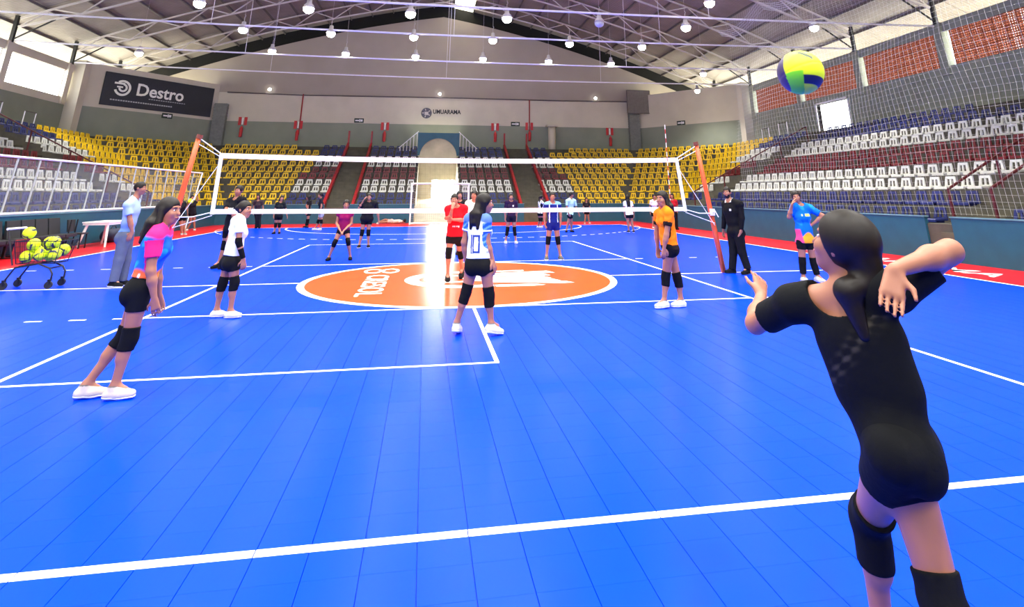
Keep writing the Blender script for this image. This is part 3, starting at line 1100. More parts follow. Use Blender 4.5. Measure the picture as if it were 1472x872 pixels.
lit_data = bpy.data.lights.new('lamp_light', 'SPOT')
lit_data.energy = LAMP_WATTS
lit_data.color = (1.0, 0.97, 0.9)
lit_data.spot_size = math.radians(128)
lit_data.spot_blend = 0.7
lit_data.shadow_soft_size = 0.22
me_lo = hl.mesh('lamp_lens_unlit', mat('unlit_lens', (190, 190, 185)), True)
for (x, y, z, lab) in LAMPS:
    off = abs(x - 6.1) < .01 and abs(z - 8.6) < .01
    if off:
        lab = lab.replace('glowing', 'unlit')
    t = thing('high_bay_lamp', lab, 'lamp', (x, y, z), group='high-bay lamps')
    link('lamp_housing', me_h, t)
    link('lamp_lens', me_lo if off else me_l, t)
    link('lamp_hook', me_k, t)
    mb = MB()
    mb.tube([(0, 0, .6), (0, 0, roof_z(x) - z - .02)], .006, 5)
    mb.build('lamp_cable', m_steel, t)
    if not off:
        l = link('lamp_light', lit_data, t, (0, 0, -0.34))
for x, wh in ((-13.0, 'left'), (-0.05, 'middle'), (12.95, 'right')):
    t = thing('wall_spotlight', 'small bright wall light on the gable wall, the %s of three' % wh, 'light', (x, YB - .1, 9.28), group='gable wall lights')
    mb = MB(); mb.box(-.1, 0, -.1, .1, .1, .12); mb.build('bracket', m_black, t)
    mb = MB(); mb.lathe([(.02, -.12), (.1, -.1), (.12, 0)], (0, 0, 0), 12, 'Y'); mb.build('lens', m_emerg, t)

# ---- signs and wall fittings on the far walls
def wall_sign(x, z, where):
    t = thing('exit_sign', 'small dark green exit sign %s' % where, 'sign', (x, YB - .03, z), group='exit signs')
    mb = MB(); mb.box(-.36, 0, -.17, .36, .03, .17); mb.build('panel', m_sign_green, t)
    mb = MB(); mb.box(-.28, -.01, -.05, 0, 0, .05); mb.box(.02, -.01, -.1, .1, 0, .1); mb.box(.12, -.01, -.08, .27, 0, .08); mb.build('pictogram', m_steel_light, t)
    return t
wall_sign(-6.16, 7.06, 'on the back wall left of the arch')
wall_sign(6.14, 7.02, 'on the back wall right of the arch')
t = wall_sign(0, 7.05, 'on the right corner wall'); t.location = (19.05, 31.05, 7.0); t.rotation_euler = (0, 0, -math.atan2(NX, NY))
t = wall_sign(0, 7.0, 'under the dark banner'); t.location = (-18.75, 31.4, 6.8); t.rotation_euler = (0, 0, math.atan2(NX, NY))
def hydrant(x, z, where):
    t = thing('fire_point', 'red fire point with signs, %s' % where, 'fire equipment', (x, YB - .05, z), group='fire points')
    mb = MB(); mb.box(-.32, 0, .15, -.12, .04, .75); mb.build('red_sign', m_sign_red, t)
    mb = MB(); mb.box(.1, 0, .15, .3, .04, .75); mb.build('red_sign', m_sign_red, t)
    mb = MB(); mb.box(-.06, -.02, .2, .04, .04, .7); mb.build('white_label', m_white_plastic, t)
    mb = MB(); mb.lathe([(.02, -.75), (.11, -.72), (.12, -.1), (.06, .02), (.03, .08)], (0, -.1, 0), 10); mb.build('extinguisher', m_sign_red, t)
for x, z, wh in ((-10.6, 6.2, 'on the grey wall above the left yellow seats'), (-4.15, 6.2, 'on the wall left of the tunnel arch'), (4.5, 6.3, 'on the wall right of the tunnel arch'),
                 (7.3, 6.4, 'by the white column'), (14.1, 6.1, 'on the wall above the right yellow seats'), (-14.6, 6.4, 'by the left wall column')):
    hydrant(x, z, wh)
t = thing('round_column', 'pale round column standing on the upper walkway right of the arch', 'column', (9.0, 33.4, 4.9))
mb = MB(); mb.lathe([(.3, 0), (.3, 1.85)], (0, 0, 0), 20); mb.build('shaft', m_wall_white, t, True)
mb = MB(); mb.box(-.42, -.4, 1.85, .42, .4, 2.0); mb.build('capital', m_wall_white, t)
t = thing('grey_scoreboard', 'grey square panel hanging on the right wall column', 'panel', (16.45, 33.3, 8.95))
mb = MB(); mb.box(-1.0, 0, -.95, 1.0, .12, .95); mb.build('face', mat('grey_panel', (112, 106, 100), rough=.7), t)
mb = MB()
for a, b in (((-1, -.95), (1, -.95)), ((1, -.95), (1, .95)), ((1, .95), (-1, .95)), ((-1, .95), (-1, -.95))):
    mb.bar((a[0], -.01, a[1]), (b[0], -.01, b[1]), .06)
mb.build('frame', m_purlin, t)
# crest and town name on the back wall
t = thing('wall_emblem', 'grey round crest and black lettering on the white back wall', 'lettering', (0, YB - .02, 7.8))
mb = MB(); mb.lathe([(.02, 0), (.40, 0), (.42, .02)], (-1.02, -.01, -.05), 24, 'Y'); mb.build('crest', mat('crest_grey', (84, 84, 92), var=.3, scale=6), t)
mb = MB()
for i in range(5):
    a = math.radians(36 + 72 * i)
    mb.bar((-1.02 + .2 * math.cos(a), -.03, -.05 + .2 * math.sin(a)), (-1.02 + .34 * math.cos(a), -.03, -.05 + .34 * math.sin(a)), .07)
mb.box(-1.17, -.03, -.2, -.87, -.015, .05)
mb.build('crest_pattern', m_steel, t)
lettering('name_lettering', 'UMUARAMA', .46, m_black, t, (.58, -.012, .06), (math.pi / 2, 0, 0), .004, .014, sx=.86)
mb = MB()
for i in range(9):
    mb.box(-.2 + i * .2, -.012, -.26, -.05 + i * .2, 0, -.22)
mb.build('small_print', m_steel, t)

# ---- dark advertising banner on the left corner wall
A = Vector((-21.52, 28.04, 7.05)); B = Vector((-16.89, 33.86, 7.05))
d = (B - A); L = d.length; ang = math.atan2(d.y, d.x)
bn = thing('advertising_banner', 'dark navy advertising banner with white lettering on the left corner wall', 'banner', (A.x, A.y, 7.05), ang)
mb = MB(); mb.box(0, -.1, 0, L, -.05, 2.12); mb.build('sheet', mat('banner_navy', (24, 26, 40), rough=.5), bn)
lettering('banner_lettering', 'Destro', 1.12, m_white_plastic, bn, (3.62, -.11, 1.2), (math.pi / 2, 0, 0), .004, .022)
def banner_arc(r0, r1, a0, a1, cx=1.15, cz=1.2):
    mb = MB()
    o, i = arc_pts(cx, cz, r1, a0, a1, 24), arc_pts(cx, cz, r0, a0, a1, 24)
    for k in range(24):
        q = [o[k], o[k + 1], i[k + 1], i[k]]
        mb.hexa([(p[0], -.115, p[1]) for p in q] + [(p[0], -.1, p[1]) for p in q])
    return mb
mb = banner_arc(.38, .52, -160, 130)
mb.box(.62, -.115, 1.42, 1.25, -.1, 1.54)
b2 = banner_arc(.16, .28, -170, 90, 1.17, 1.22)
mb._add(b2.v, b2.f)
mb.box(.8, -.115, 1.2, 1.16, -.1, 1.3)
mb.build('ring_mark', m_white_plastic, bn)
mb = MB()
for i in range(26):
    mb.box(.55 + i * .155, -.108, .35, .55 + i * .155 + .11, -.1, .43)
for i in range(16):
    mb.box(2.9 + i * .16, -.108, .68, 2.9 + i * .16 + .11, -.1, .73)
mb.build('small_print', mat('small_print_grey', (170, 170, 175)), bn)

# ---- left side line: benches, chair, table
m_dkfab = mat('dark_bench_vinyl', (34, 34, 36), rough=.55)
for i, y in enumerate((3.6, 6.2)):
    t = thing('team_bench', 'black padded team bench below the left guard rail, %s' % ('nearer the camera' if i == 0 else 'behind the ball cart'), 'bench', (-11.62, y, 0), group='team benches')
    for s in range(4):
        y0 = .05 + s * .62
        mb = MB(); mb.box(-.22, y0, .38, .25, y0 + .56, .46); mb.build('seat', m_dkfab, t)
        mb = MB(); mb.hexa([(-.28, y0, .42), (-.22, y0, .42), (-.22, y0 + .56, .42), (-.28, y0 + .56, .42), (-.38, y0, .92), (-.33, y0, .92), (-.33, y0 + .56, .92), (-.38, y0 + .56, .92)]); mb.build('backrest', m_dkfab, t)
    mb = MB()
    mb.bar((0, 0, .34), (0, 2.5, .34), .05)
    mb.build('beam', m_black, t)
    for y0 in (.2, 2.3):
        mb = MB()
        mb.bar((-.22, y0, 0), (.22, y0, 0.0), .05); mb.bar((0, y0, 0), (0, y0, .34), .06)
        mb.build('leg', m_black, t)
t = thing('folding_chair', 'black folding chair beside the white table on the red border', 'chair', (-11.5, 8.98, 0))
mb = MB(); mb.box(-.2, -.2, .42, .2, .2, .46); mb.build('seat', m_dkfab, t)
mb = MB(); mb.hexa([(-.24, -.2, .5), (-.2, -.2, .5), (-.2, .2, .5), (-.24, .2, .5), (-.3, -.2, .85), (-.26, -.2, .85), (-.26, .2, .85), (-.3, .2, .85)]); mb.build('backrest', m_dkfab, t)
for x, y in ((.18, -.18), (.18, .18), (-.2, -.18), (-.2, .18)):
    mb = MB(); mb.bar((x, y, 0), (x * .9, y * .95, .43 if x > 0 else .85), .03); mb.build('leg', m_black, t)
t = thing('plastic_table', 'white plastic table on the red border behind the man in grey trousers', 'table', (-11.25, 10.12, 0))
mb = MB(); mb.box(-.4, -.75, .72, .4, .75, .76); mb.box(-.38, -.73, .66, .38, .73, .72); mb.build('tabletop', m_white_plastic, t)
for x in (-1, 1):
    for y in (-1, 1):
        mb = MB(); mb.tube([(x * .3, y * .62, .68), (x * .4, y * .74, 0)], [.045, .03], 8); mb.build('leg', m_white_plastic, t)
t = thing('kit_bag', 'dark navy kit bag lying behind the white table', 'bag', (-11.7, 11.6, 0))
mb = MB(); mb.tube([(0, -.5, .22), (0, -.4, .23), (0, .4, .23), (0, .5, .22)], [.12, .22, .22, .12], 14); mb.build('body', m_navy, t, True)
mb = MB(); mb.tube([(0, -.2, .44), (0, -.1, .53), (0, .1, .53), (0, .2, .44)], .018, 6); mb.build('handle', m_black, t)

# ---- volleyballs
def set_tint(me, cols):
    at = me.color_attributes.new('tint', 'FLOAT_COLOR', 'POINT')
    c = np.ones((len(me.vertices), 4), dtype=np.float32)
    c[:, :3] = cols
    at.data.foreach_set('color', c.ravel())
def ball_mesh(name, pattern, r=0.105, nu=40, nv=28):
    mb = MB()
    vs_, fs, col = [], [], []
    for j in range(nv + 1):
        th = math.pi * j / nv
        for i in range(nu):
            ph = 2 * math.pi * i / nu
            n = Vector((math.sin(th) * math.cos(ph), math.sin(th) * math.sin(ph), math.cos(th)))
            c, dep = pattern(n)
            vs_.append(n * (r - dep))
            col.append(c)
    for j in range(nv):
        for i in range(nu):
            fs.append((j * nu + i, (j + 1) * nu + i, (j + 1) * nu + (i + 1) % nu, j * nu + (i + 1) % nu))
    mb._add(vs_, fs)
    me = mb.mesh(name, m_attr_ball, True)
    set_tint(me, np.array(col))
    return me
YEL, NAVY, GRN = srgb(226, 246, 20)[:3], srgb(20, 26, 70)[:3], srgb(120, 220, 30)[:3]
def pat(n):
    # six swirling panels: bands turned on each cube face, dark wedge on one side of every band
    a = [abs(n.x), abs(n.y), abs(n.z)]
    k = a.index(max(a))
    q = [n.x, n.y, n.z]
    u, v = q[(k + 1) % 3] / a[k], q[(k + 2) % 3] / a[k]
    sgn = 1 if q[k] > 0 else -1
    t = u + 0.35 * v * v * sgn
    d = min(abs(t - 0.33), abs(t + 0.33), abs(max(abs(u), abs(v)) - 1.0))
    dep = 0.002 * math.exp(-(d / 0.06) ** 2)
    c = NAVY if (t > 0.42 and k != 1) or (t < -0.62 and k == 1) else YEL
    return c, dep
BALL = ball_mesh('volleyball', pat)
def pat_hero(n):
    # n: x to the right of the thrower, z up, -y towards the lens
    c, dep = YEL, 0.0
    if n.x < -0.72 + 0.28 * n.z * n.z:
        c = srgb(60, 44, 84)[:3]
    elif n.z < -0.28 and n.x < 0.02:
        c = GRN
    elif -0.80 < n.z < -0.46 and n.x > 0.02:
        c = NAVY
    elif abs((n.z - 0.52) + 0.62 * (n.x - 0.22)) < 0.10 and -0.05 < n.x < 0.52:
        c = srgb(70, 84, 60)[:3]
    d = min(abs(n.x - 0.02) if n.z < -0.1 else 1, abs(n.z + 0.05 - 0.3 * n.x))
    dep = 0.0016 * math.exp(-(d / 0.05) ** 2)
    return c, dep
b = link('volleyball', ball_mesh('served_volleyball', pat_hero, nu=120, nv=80), None, (0.961, -10.048, 2.162))
b.rotation_euler = (math.radians(-12), 0, math.radians(-30))
tag(b, 'yellow-green volleyball with navy panels in mid-air above the server', 'ball')

# ---- light tube barriers on the upper walkways
for i, (x, y, w, z, where_) in enumerate(((-21.3, 16.6, .9, 1.15, 'left walkway, nearest of three'), (-21.3, 19.0, .8, .95, 'left walkway, second of three'), (-21.3, 21.6, .9, .75, 'left walkway, third of three'),
                                (21.3, 21.0, .9, .95, 'right walkway before the yellow seats'), (21.3, 23.0, .8, .8, 'right walkway by the corner column'))):
    t = thing('tube_barrier', 'thin bent tube barrier on the ' + where_, 'barrier', (x, y, tread(NROW) + .3), group='walkway barriers')
    mb = MB(); mb.tube([(0, -w / 2, 0), (0, -w / 2, z)], .025, 8); mb.build('upright', m_steel_light, t)
    mb = MB(); mb.tube([(0, w / 2, 0), (0, w / 2, z)], .025, 8); mb.build('upright', m_steel_light, t)
    mb = MB(); mb.tube([(0, -w / 2 - .02, z), (0, w / 2 + .02, z)], .025, 8); mb.build('top_bar', m_purlin, t)

# ---- ball cart
ct = thing('ball_cart', 'black wire trolley on four castors loaded with yellow balls', 'cart', (-7.7, 0.27, 0))
mw = m_black
mb = MB()
for (x0, x1) in ((-.30, .40),):
    z0, z1 = .42, .80
    lo = [(-.26, -.2, z0), (.36, -.2, z0), (.36, .2, z0), (-.26, .2, z0)]
    hi = [(-.34, -.26, z1), (.42, -.26, z1), (.42, .26, z1), (-.34, .26, z1)]
    for i in range(4):
        j = (i + 1) % 4
        mb.bar(lo[i], lo[j], .012); mb.bar(hi[i], hi[j], .014); mb.bar(lo[i], hi[i], .012)
        for k in range(1, 9):
            t_ = k / 9
            mb.bar(Vector(lo[i]).lerp(Vector(lo[j]), t_), Vector(hi[i]).lerp(Vector(hi[j]), t_), .004)
        for k in range(1, 4):
            t_ = k / 4
            mb.bar(Vector(lo[i]).lerp(Vector(hi[i]), t_), Vector(lo[j]).lerp(Vector(hi[j]), t_), .004)
    for k in range(1, 12):
        mb.bar((-.26 + .62 * k / 12, -.2, z0), (-.26 + .62 * k / 12, .2, z0), .005)
mb.build('wire_basket', mw, ct)
mb = MB(); mb.hexa([(-.37, -.2, .5), (-.35, -.2, .5), (-.35, .2, .5), (-.37, .2, .5), (-.36, -.2, .82), (-.34, -.2, .82), (-.34, .2, .82), (-.36, .2, .82)]); mb.build('red_flap', m_sign_red, ct)
mb = MB()
for y in (-.22, .22):
    mb.tube([(-.30, y, .40), (-.42, y, .75), (-.50, y, 1.0)], .013, 6)
mb.build('handle_arm', mw, ct)
mb = MB(); mb.tube([(-.5, -.26, 1.01), (-.5, .26, 1.01)], .02, 8); mb.build('handle_bar', m_steel_light, ct)
for y in (-.2, .2):
    mb = MB()
    mb.tube([(-.38, y, .14), (-.26, y, .36), (.1, y, .42), (.30, y, .34), (.36, y, .25), (.36, y, .13)], .016, 8)
    mb.build('frame_tube', mw, ct)
mb = MB(); mb.tube([(-.2, -.2, .38), (-.2, .2, .38)], .014, 6); mb.tube([(.3, -.2, .34), (.3, .2, .34)], .014, 6); mb.build('cross_bar', mw, ct)
for x in (-.38, .34):
    for y in (-.2, .2):
        mb = MB(); mb.lathe([(.015, -.022), (.062, -.022), (.066, 0), (.062, .022), (.015, .022)], (x, y, .066), 16, 'Y'); w = mb.build('wheel', mw, ct)
        mb = MB(); mb.box(x - .015, y - .035, .06, x + .015, y - .026, .15); mb.box(x - .015, y + .026, .06, x + .015, y + .035, .15); mb.box(x - .02, y - .035, .14, x + .02, y + .035, .16); mb.build('castor_fork', mw, ct)
cart_balls = [(-7.950, 0.220, 0.930), (-7.800, 0.160, 0.736), (-7.871, 0.160, 0.535), (-7.660, 0.160, 0.560), (-7.640, 0.340, 0.755), (-7.480, 0.180, 0.772), (-7.420, 0.160, 0.568), (-7.599, 0.363, 0.540), (-7.840, 0.380, 0.600), (-7.400, 0.370, 0.620)]
where = ['perched highest on the handle end', 'in the middle of the left heap', 'at the bottom left of the basket', 'at the bottom front of the basket', 'high in the middle of the heap',
         'high at the right of the heap', 'at the right end, lower front', 'low behind the front balls', 'behind the left heap', 'behind the right end of the heap']
for i, (x, y, z) in enumerate(cart_balls):
    o = link('volleyball', BALL, None, (x, y, z))
    o.rotation_euler = (i * 1.3, i * .7 + .4, i * 2.1)
    tag(o, 'yellow and navy volleyball in the cart, ' + where[i], 'ball', 'volleyballs in the cart')
o = link('volleyball', BALL, None, (-10.55, 15.1, 1.33))
tag(o, 'yellow volleyball held by the dark-clad girl at the far left', 'ball')
POSES = {
 'pink': dict(f=(-3.332, -6.484), yaw=18, hyaw=-15, h=1.62, head=(0.2, 0.084, 1.459), neck=(0.171, 0.072, 1.321), pel=(0.104, 0.044, 0.817), SL=(0.136, 0.243, 1.239), EL=(0.123, 0.265, 0.938), WL=(0.171, 0.285, 0.724), HL=(0.194, 0.295, 0.641), PL=(0.078, 0.123, 0.788), AL=(-0.166, 0.021, 0.097), KL=(0.018, 0.098, 0.429), TL=(0.97, 0.243, 0.0), SR=(0.194, -0.104, 1.232), ER=(0.222, -0.12, 0.969), WR=(0.28, -0.096, 0.751), HR=(0.307, -0.085, 0.651), PR=(0.13, -0.036, 0.788), AR=(0.084, -0.055, 0.096), KR=(0.12, -0.04, 0.443), TR=(0.995, 0.1, 0.0)),
 'whitetee': dict(f=(-3.402, -3.152), yaw=35, hyaw=-25, h=1.55, head=(0.038, 0.011, 1.395), neck=(0.001, 0.0, 1.282), pel=(-0.034, -0.009, 0.721), SL=(-0.096, 0.134, 1.23), EL=(-0.161, 0.164, 0.977), WL=(-0.128, 0.193, 0.757), HL=(-0.112, 0.207, 0.647), PL=(-0.08, 0.056, 0.693), AL=(-0.149, 0.037, 0.084), KL=(-0.123, 0.044, 0.422), TL=(0.995, 0.1, 0.0), SR=(0.045, -0.148, 1.204), ER=(0.065, -0.167, 0.977), WR=(0.155, -0.142, 0.749), HR=(0.167, -0.139, 0.659), PR=(0.012, -0.075, 0.693), AR=(0.059, -0.062, 0.086), KR=(0.06, -0.062, 0.441), TR=(1.0, 0.0, 0.0)),
 'grey': dict(f=(-6.292, 0.146), yaw=15, hyaw=0, h=1.8, head=(0.076, 0.033, 1.718), neck=(0.02, 0.009, 1.521), pel=(0.0, 0.0, 0.877), SL=(-0.031, 0.192, 1.461), EL=(-0.076, 0.246, 1.166), WL=(-0.021, 0.26, 0.91), HL=(0.006, 0.267, 0.782), PL=(-0.024, 0.09, 0.844), AL=(0.044, 0.119, 0.088), KL=(0.034, 0.115, 0.445), TL=(0.981, 0.196, 0.0), SR=(0.018, -0.198, 1.411), ER=(0.105, -0.191, 1.135), WR=(0.166, -0.165, 0.945), HR=(0.144, -0.174, 0.838), PR=(0.024, -0.09, 0.844), AR=(-0.008, -0.104, 0.106), KR=(0.008, -0.096, 0.466), TR=(0.995, -0.1, 0.0)),
 'red': dict(f=(-0.275, -0.233), yaw=-85, hyaw=-100, h=1.63, head=(0.067, -0.003, 1.496), neck=(0.108, -0.005, 1.363), pel=(0.1, -0.004, 0.789), SL=(0.278, 0.011, 1.316), EL=(0.288, -0.062, 1.108), WL=(0.025, -0.221, 1.129), HL=(-0.043, -0.198, 1.148), PL=(0.184, 0.003, 0.76), AL=(0.283, 0.338, 0.158), KL=(0.235, 0.19, 0.477), TL=(-0.196, -0.981, 0.0), SR=(-0.057, -0.02, 1.305), ER=(-0.024, -0.119, 1.093), WR=(0.015, -0.251, 1.329), HR=(0.059, -0.173, 1.498), PR=(0.016, -0.012, 0.76), AR=(-0.011, 0.0, 0.099), KR=(-0.01, -0.05, 0.515), TR=(0.0, -1.0, 0.0)),
 'number': dict(f=(-0.067, -4.823), yaw=62, hyaw=5, h=1.66, head=(0.023, -0.002, 1.493), neck=(-0.043, 0.004, 1.343), pel=(-0.029, 0.003, 0.793), SL=(-0.159, 0.083, 1.3), EL=(-0.215, 0.093, 1.028), WL=(-0.18, 0.146, 0.792), HL=(-0.163, 0.172, 0.674), PL=(-0.104, 0.043, 0.763), AL=(-0.278, 0.06, 0.131), KL=(-0.178, 0.05, 0.463), TL=(0.287, 0.958, 0.0), SR=(0.039, -0.072, 1.288), ER=(0.056, -0.083, 1.03), WR=(0.128, -0.09, 0.831), HR=(0.164, -0.094, 0.729), PR=(0.047, -0.037, 0.763), AR=(0.126, -0.045, 0.13), KR=(0.095, -0.042, 0.435), TR=(0.944, 0.33, 0.0)),
 'orange': dict(f=(2.887, -3.564), yaw=160, hyaw=-150, h=1.66, head=(-0.021, 0.008, 1.532), neck=(0.005, -0.002, 1.394), pel=(0.03, -0.012, 0.842), SL=(-0.006, -0.188, 1.307), EL=(-0.075, -0.188, 1.012), WL=(-0.12, -0.169, 0.827), HL=(-0.132, -0.165, 0.721), PL=(0.001, -0.093, 0.811), AL=(-0.106, -0.011, 0.098), KL=(-0.058, -0.009, 0.417), TL=(-0.981, -0.196, 0.0), SR=(-0.029, 0.202, 1.296), ER=(-0.057, 0.242, 1.016), WR=(-0.056, 0.242, 0.803), HR=(-0.057, 0.242, 0.702), PR=(0.059, 0.068, 0.811), AR=(0.177, 0.035, 0.092), KR=(0.152, 0.046, 0.386), TR=(-0.995, -0.1, 0.0)),
 'coach': dict(f=(5.761, -0.191), yaw=-160, hyaw=-130, h=1.75, head=(-0.001, 0.0, 1.633), neck=(0.034, -0.018, 1.452), pel=(0.077, -0.041, 0.826), SL=(0.152, -0.221, 1.382), EL=(0.154, -0.244, 1.111), WL=(0.116, -0.224, 0.864), HL=(0.09, -0.21, 0.767), PL=(0.108, -0.126, 0.794), AL=(0.201, -0.175, 0.11), KL=(0.134, -0.139, 0.418), TL=(-0.981, -0.196, 0.0), SR=(0.002, 0.14, 1.371), ER=(-0.027, 0.176, 1.101), WR=(-0.07, 0.199, 0.857), HR=(-0.077, 0.203, 0.785), PR=(0.047, 0.043, 0.794), AR=(-0.017, 0.077, 0.079), KR=(0.036, 0.049, 0.424), TR=(-1.0, 0.0, 0.0)),
 'cyan': dict(f=(6.532, -1.564), yaw=-100, hyaw=-120, h=1.66, head=(-0.017, 0.011, 1.543), neck=(0.024, -0.016, 1.392), pel=(0.033, -0.022, 0.731), SL=(0.213, -0.057, 1.32), EL=(0.371, -0.188, 1.194), WL=(0.158, -0.082, 1.012), HL=(0.06, -0.1, 0.951), PL=(0.117, -0.037, 0.701), AL=(0.157, -0.063, 0.102), KL=(0.126, -0.043, 0.332), TL=(0.148, -0.989, 0.0), SR=(-0.116, -0.008, 1.338), ER=(-0.219, 0.026, 1.165), WR=(-0.206, -0.103, 1.401), HR=(-0.142, -0.097, 1.498), PR=(-0.052, -0.007, 0.701), AR=(-0.091, 0.019, 0.085), KR=(-0.076, 0.009, 0.343), TR=(-0.196, -0.981, 0.0)),
 'maroon': dict(f=(-2.868, 3.988), yaw=-88, hyaw=-85, h=1.5, head=(0.043, 0.005, 1.345), neck=(0.033, 0.004, 1.181), pel=(0.034, 0.004, 0.713), SL=(0.198, 0.01, 1.103), EL=(0.21, 0.01, 0.872), WL=(0.057, -0.245, 0.71), HL=(0.045, -0.297, 0.647), PL=(0.111, 0.007, 0.686), AL=(0.257, 0.025, 0.067), KL=(0.182, -0.078, 0.449), TL=(0.196, -0.981, 0.0), SR=(-0.126, -0.001, 1.105), ER=(-0.156, -0.003, 0.884), WR=(-0.01, -0.253, 0.711), HR=(0.028, -0.299, 0.647), PR=(-0.043, 0.002, 0.686), AR=(-0.26, -0.026, 0.081), KR=(-0.145, -0.119, 0.423), TR=(-0.287, -0.958, 0.0)),
 'blackcap': dict(f=(-2.615, 7.594), yaw=-85, hyaw=-85, h=1.65, head=(0.043, 0.004, 1.52), neck=(0.045, 0.004, 1.371), pel=(0.023, 0.002, 0.854), SL=(0.256, 0.023, 1.306), EL=(0.341, 0.03, 1.051), WL=(0.392, 0.035, 0.819), HL=(0.411, 0.037, 0.714), PL=(0.108, 0.01, 0.824), AL=(0.135, 0.012, 0.078), KL=(0.1, 0.009, 0.448), TL=(0.1, -0.995, 0.0), SR=(-0.154, -0.013, 1.308), ER=(-0.24, -0.021, 1.182), WR=(-0.121, -0.111, 1.404), HR=(-0.076, -0.087, 1.489), PR=(-0.061, -0.005, 0.824), AR=(-0.144, -0.013, 0.084), KR=(-0.091, -0.008, 0.451), TR=(-0.1, -0.995, 0.0)),
 'navy': dict(f=(2.55, 3.156), yaw=-88, hyaw=-95, h=1.66, head=(-0.011, 0.002, 1.539), neck=(-0.012, 0.002, 1.381), pel=(-0.006, 0.001, 0.855), SL=(0.157, 0.01, 1.328), EL=(0.2, 0.008, 1.111), WL=(0.202, 0.007, 0.904), HL=(0.191, 0.01, 0.802), PL=(0.079, 0.004, 0.825), AL=(0.172, -0.016, 0.089), KL=(0.117, -0.004, 0.464), TL=(0.196, -0.981, 0.0), SR=(-0.177, -0.006, 1.33), ER=(-0.227, -0.002, 1.114), WR=(-0.229, -0.001, 0.908), HR=(-0.221, -0.003, 0.806), PR=(-0.092, -0.002, 0.825), AR=(-0.182, 0.018, 0.092), KR=(-0.136, 0.008, 0.467), TR=(-0.196, -0.981, 0.0)),
 'purple': dict(f=(2.161, 8.327), yaw=-90, hyaw=-85, h=1.62, head=(-0.002, 0.0, 1.509), neck=(0.007, -0.001, 1.371), pel=(0.016, -0.002, 0.858), SL=(0.178, -0.001, 1.324), EL=(0.204, -0.001, 1.073), WL=(0.199, -0.0, 0.834), HL=(0.195, 0.0, 0.733), PL=(0.099, -0.002, 0.829), AL=(0.18, -0.014, 0.087), KL=(0.13, -0.007, 0.442), TL=(0.1, -0.995, 0.0), SR=(-0.154, -0.002, 1.325), ER=(-0.195, -0.0, 1.075), WR=(-0.197, -0.0, 0.837), HR=(-0.196, -0.0, 0.736), PR=(-0.068, -0.002, 0.829), AR=(-0.167, 0.012, 0.089), KR=(-0.11, 0.004, 0.444), TR=(-0.1, -0.995, 0.0)),
 'mint': dict(f=(5.575, 13.985), yaw=-20, hyaw=10, h=1.68, head=(0.135, -0.032, 1.568), neck=(0.1, -0.024, 1.389), pel=(0.076, -0.018, 0.74), SL=(0.314, 0.106, 1.298), EL=(0.39, 0.116, 1.0), WL=(0.491, 0.091, 0.793), HL=(0.533, 0.081, 0.675), PL=(0.106, 0.063, 0.709), AL=(0.127, 0.058, 0.067), KL=(0.134, 0.056, 0.386), TL=(0.514, -0.857, 0.0), SR=(-0.089, -0.161, 1.302), ER=(-0.116, -0.182, 1.038), WR=(-0.06, -0.195, 0.805), HR=(-0.017, -0.205, 0.717), PR=(0.047, -0.1, 0.709), AR=(-0.129, -0.057, 0.076), KR=(-0.042, -0.078, 0.394), TR=(-0.287, -0.958, 0.0)),
 'stripe': dict(f=(4.981, 17.771), yaw=45, hyaw=20, h=1.55, head=(0.097, -0.018, 1.446), neck=(0.06, -0.012, 1.261), pel=(0.049, -0.009, 0.676), SL=(0.0, 0.094, 1.193), EL=(-0.009, 0.11, 0.957), WL=(0.042, 0.1, 0.756), HL=(0.068, 0.095, 0.656), PL=(-0.007, 0.047, 0.648), AL=(-0.077, 0.06, 0.063), KL=(0.011, 0.044, 0.393), TL=(0.832, 0.555, 0.0), SR=(0.129, -0.119, 1.195), ER=(0.23, -0.152, 1.111), WR=(0.334, -0.172, 1.118), HR=(0.404, -0.185, 1.128), PR=(0.106, -0.066, 0.648), AR=(0.026, -0.051, 0.068), KR=(0.073, -0.06, 0.396), TR=(0.981, 0.196, 0.0)),
 'faraisle': dict(f=(8.35, 21.095), yaw=-100, hyaw=-100, h=1.35, head=(0.002, -0.001, 1.31), neck=(-0.003, 0.001, 1.14), pel=(0.0, -0.0, 0.632), SL=(0.138, -0.024, 1.095), EL=(0.192, -0.013, 0.874), WL=(0.184, -0.062, 0.682), HL=(0.181, -0.086, 0.586), PL=(0.069, -0.012, 0.608), AL=(0.125, -0.027, 0.056), KL=(0.087, -0.017, 0.315), TL=(0.196, -0.981, 0.0), SR=(-0.144, 0.026, 1.095), ER=(-0.187, 0.053, 0.874), WR=(-0.194, 0.005, 0.682), HR=(-0.198, -0.02, 0.586), PR=(-0.068, 0.012, 0.608), AR=(-0.133, 0.03, 0.055), KR=(-0.087, 0.017, 0.315), TR=(-0.196, -0.981, 0.0)),
 'whiteback': dict(f=(8.197, 13.236), yaw=80, hyaw=80, h=1.62, head=(-0.089, 0.031, 1.448), neck=(-0.077, 0.027, 1.286), pel=(-0.041, 0.014, 0.746), SL=(-0.219, 0.047, 1.227), EL=(-0.263, 0.032, 0.963), WL=(-0.238, 0.084, 0.733), HL=(-0.225, 0.111, 0.618), PL=(-0.124, 0.029, 0.717), AL=(-0.1, 0.021, 0.071), KL=(-0.114, 0.025, 0.371), TL=(-0.196, 0.981, 0.0), SR=(0.073, 0.004, 1.227), ER=(0.145, -0.032, 0.962), WR=(0.171, 0.02, 0.732), HR=(0.184, 0.047, 0.617), PR=(0.041, -0.0, 0.717), AR=(0.108, -0.023, 0.071), KR=(0.052, -0.004, 0.371), TR=(0.196, 0.981, 0.0)),
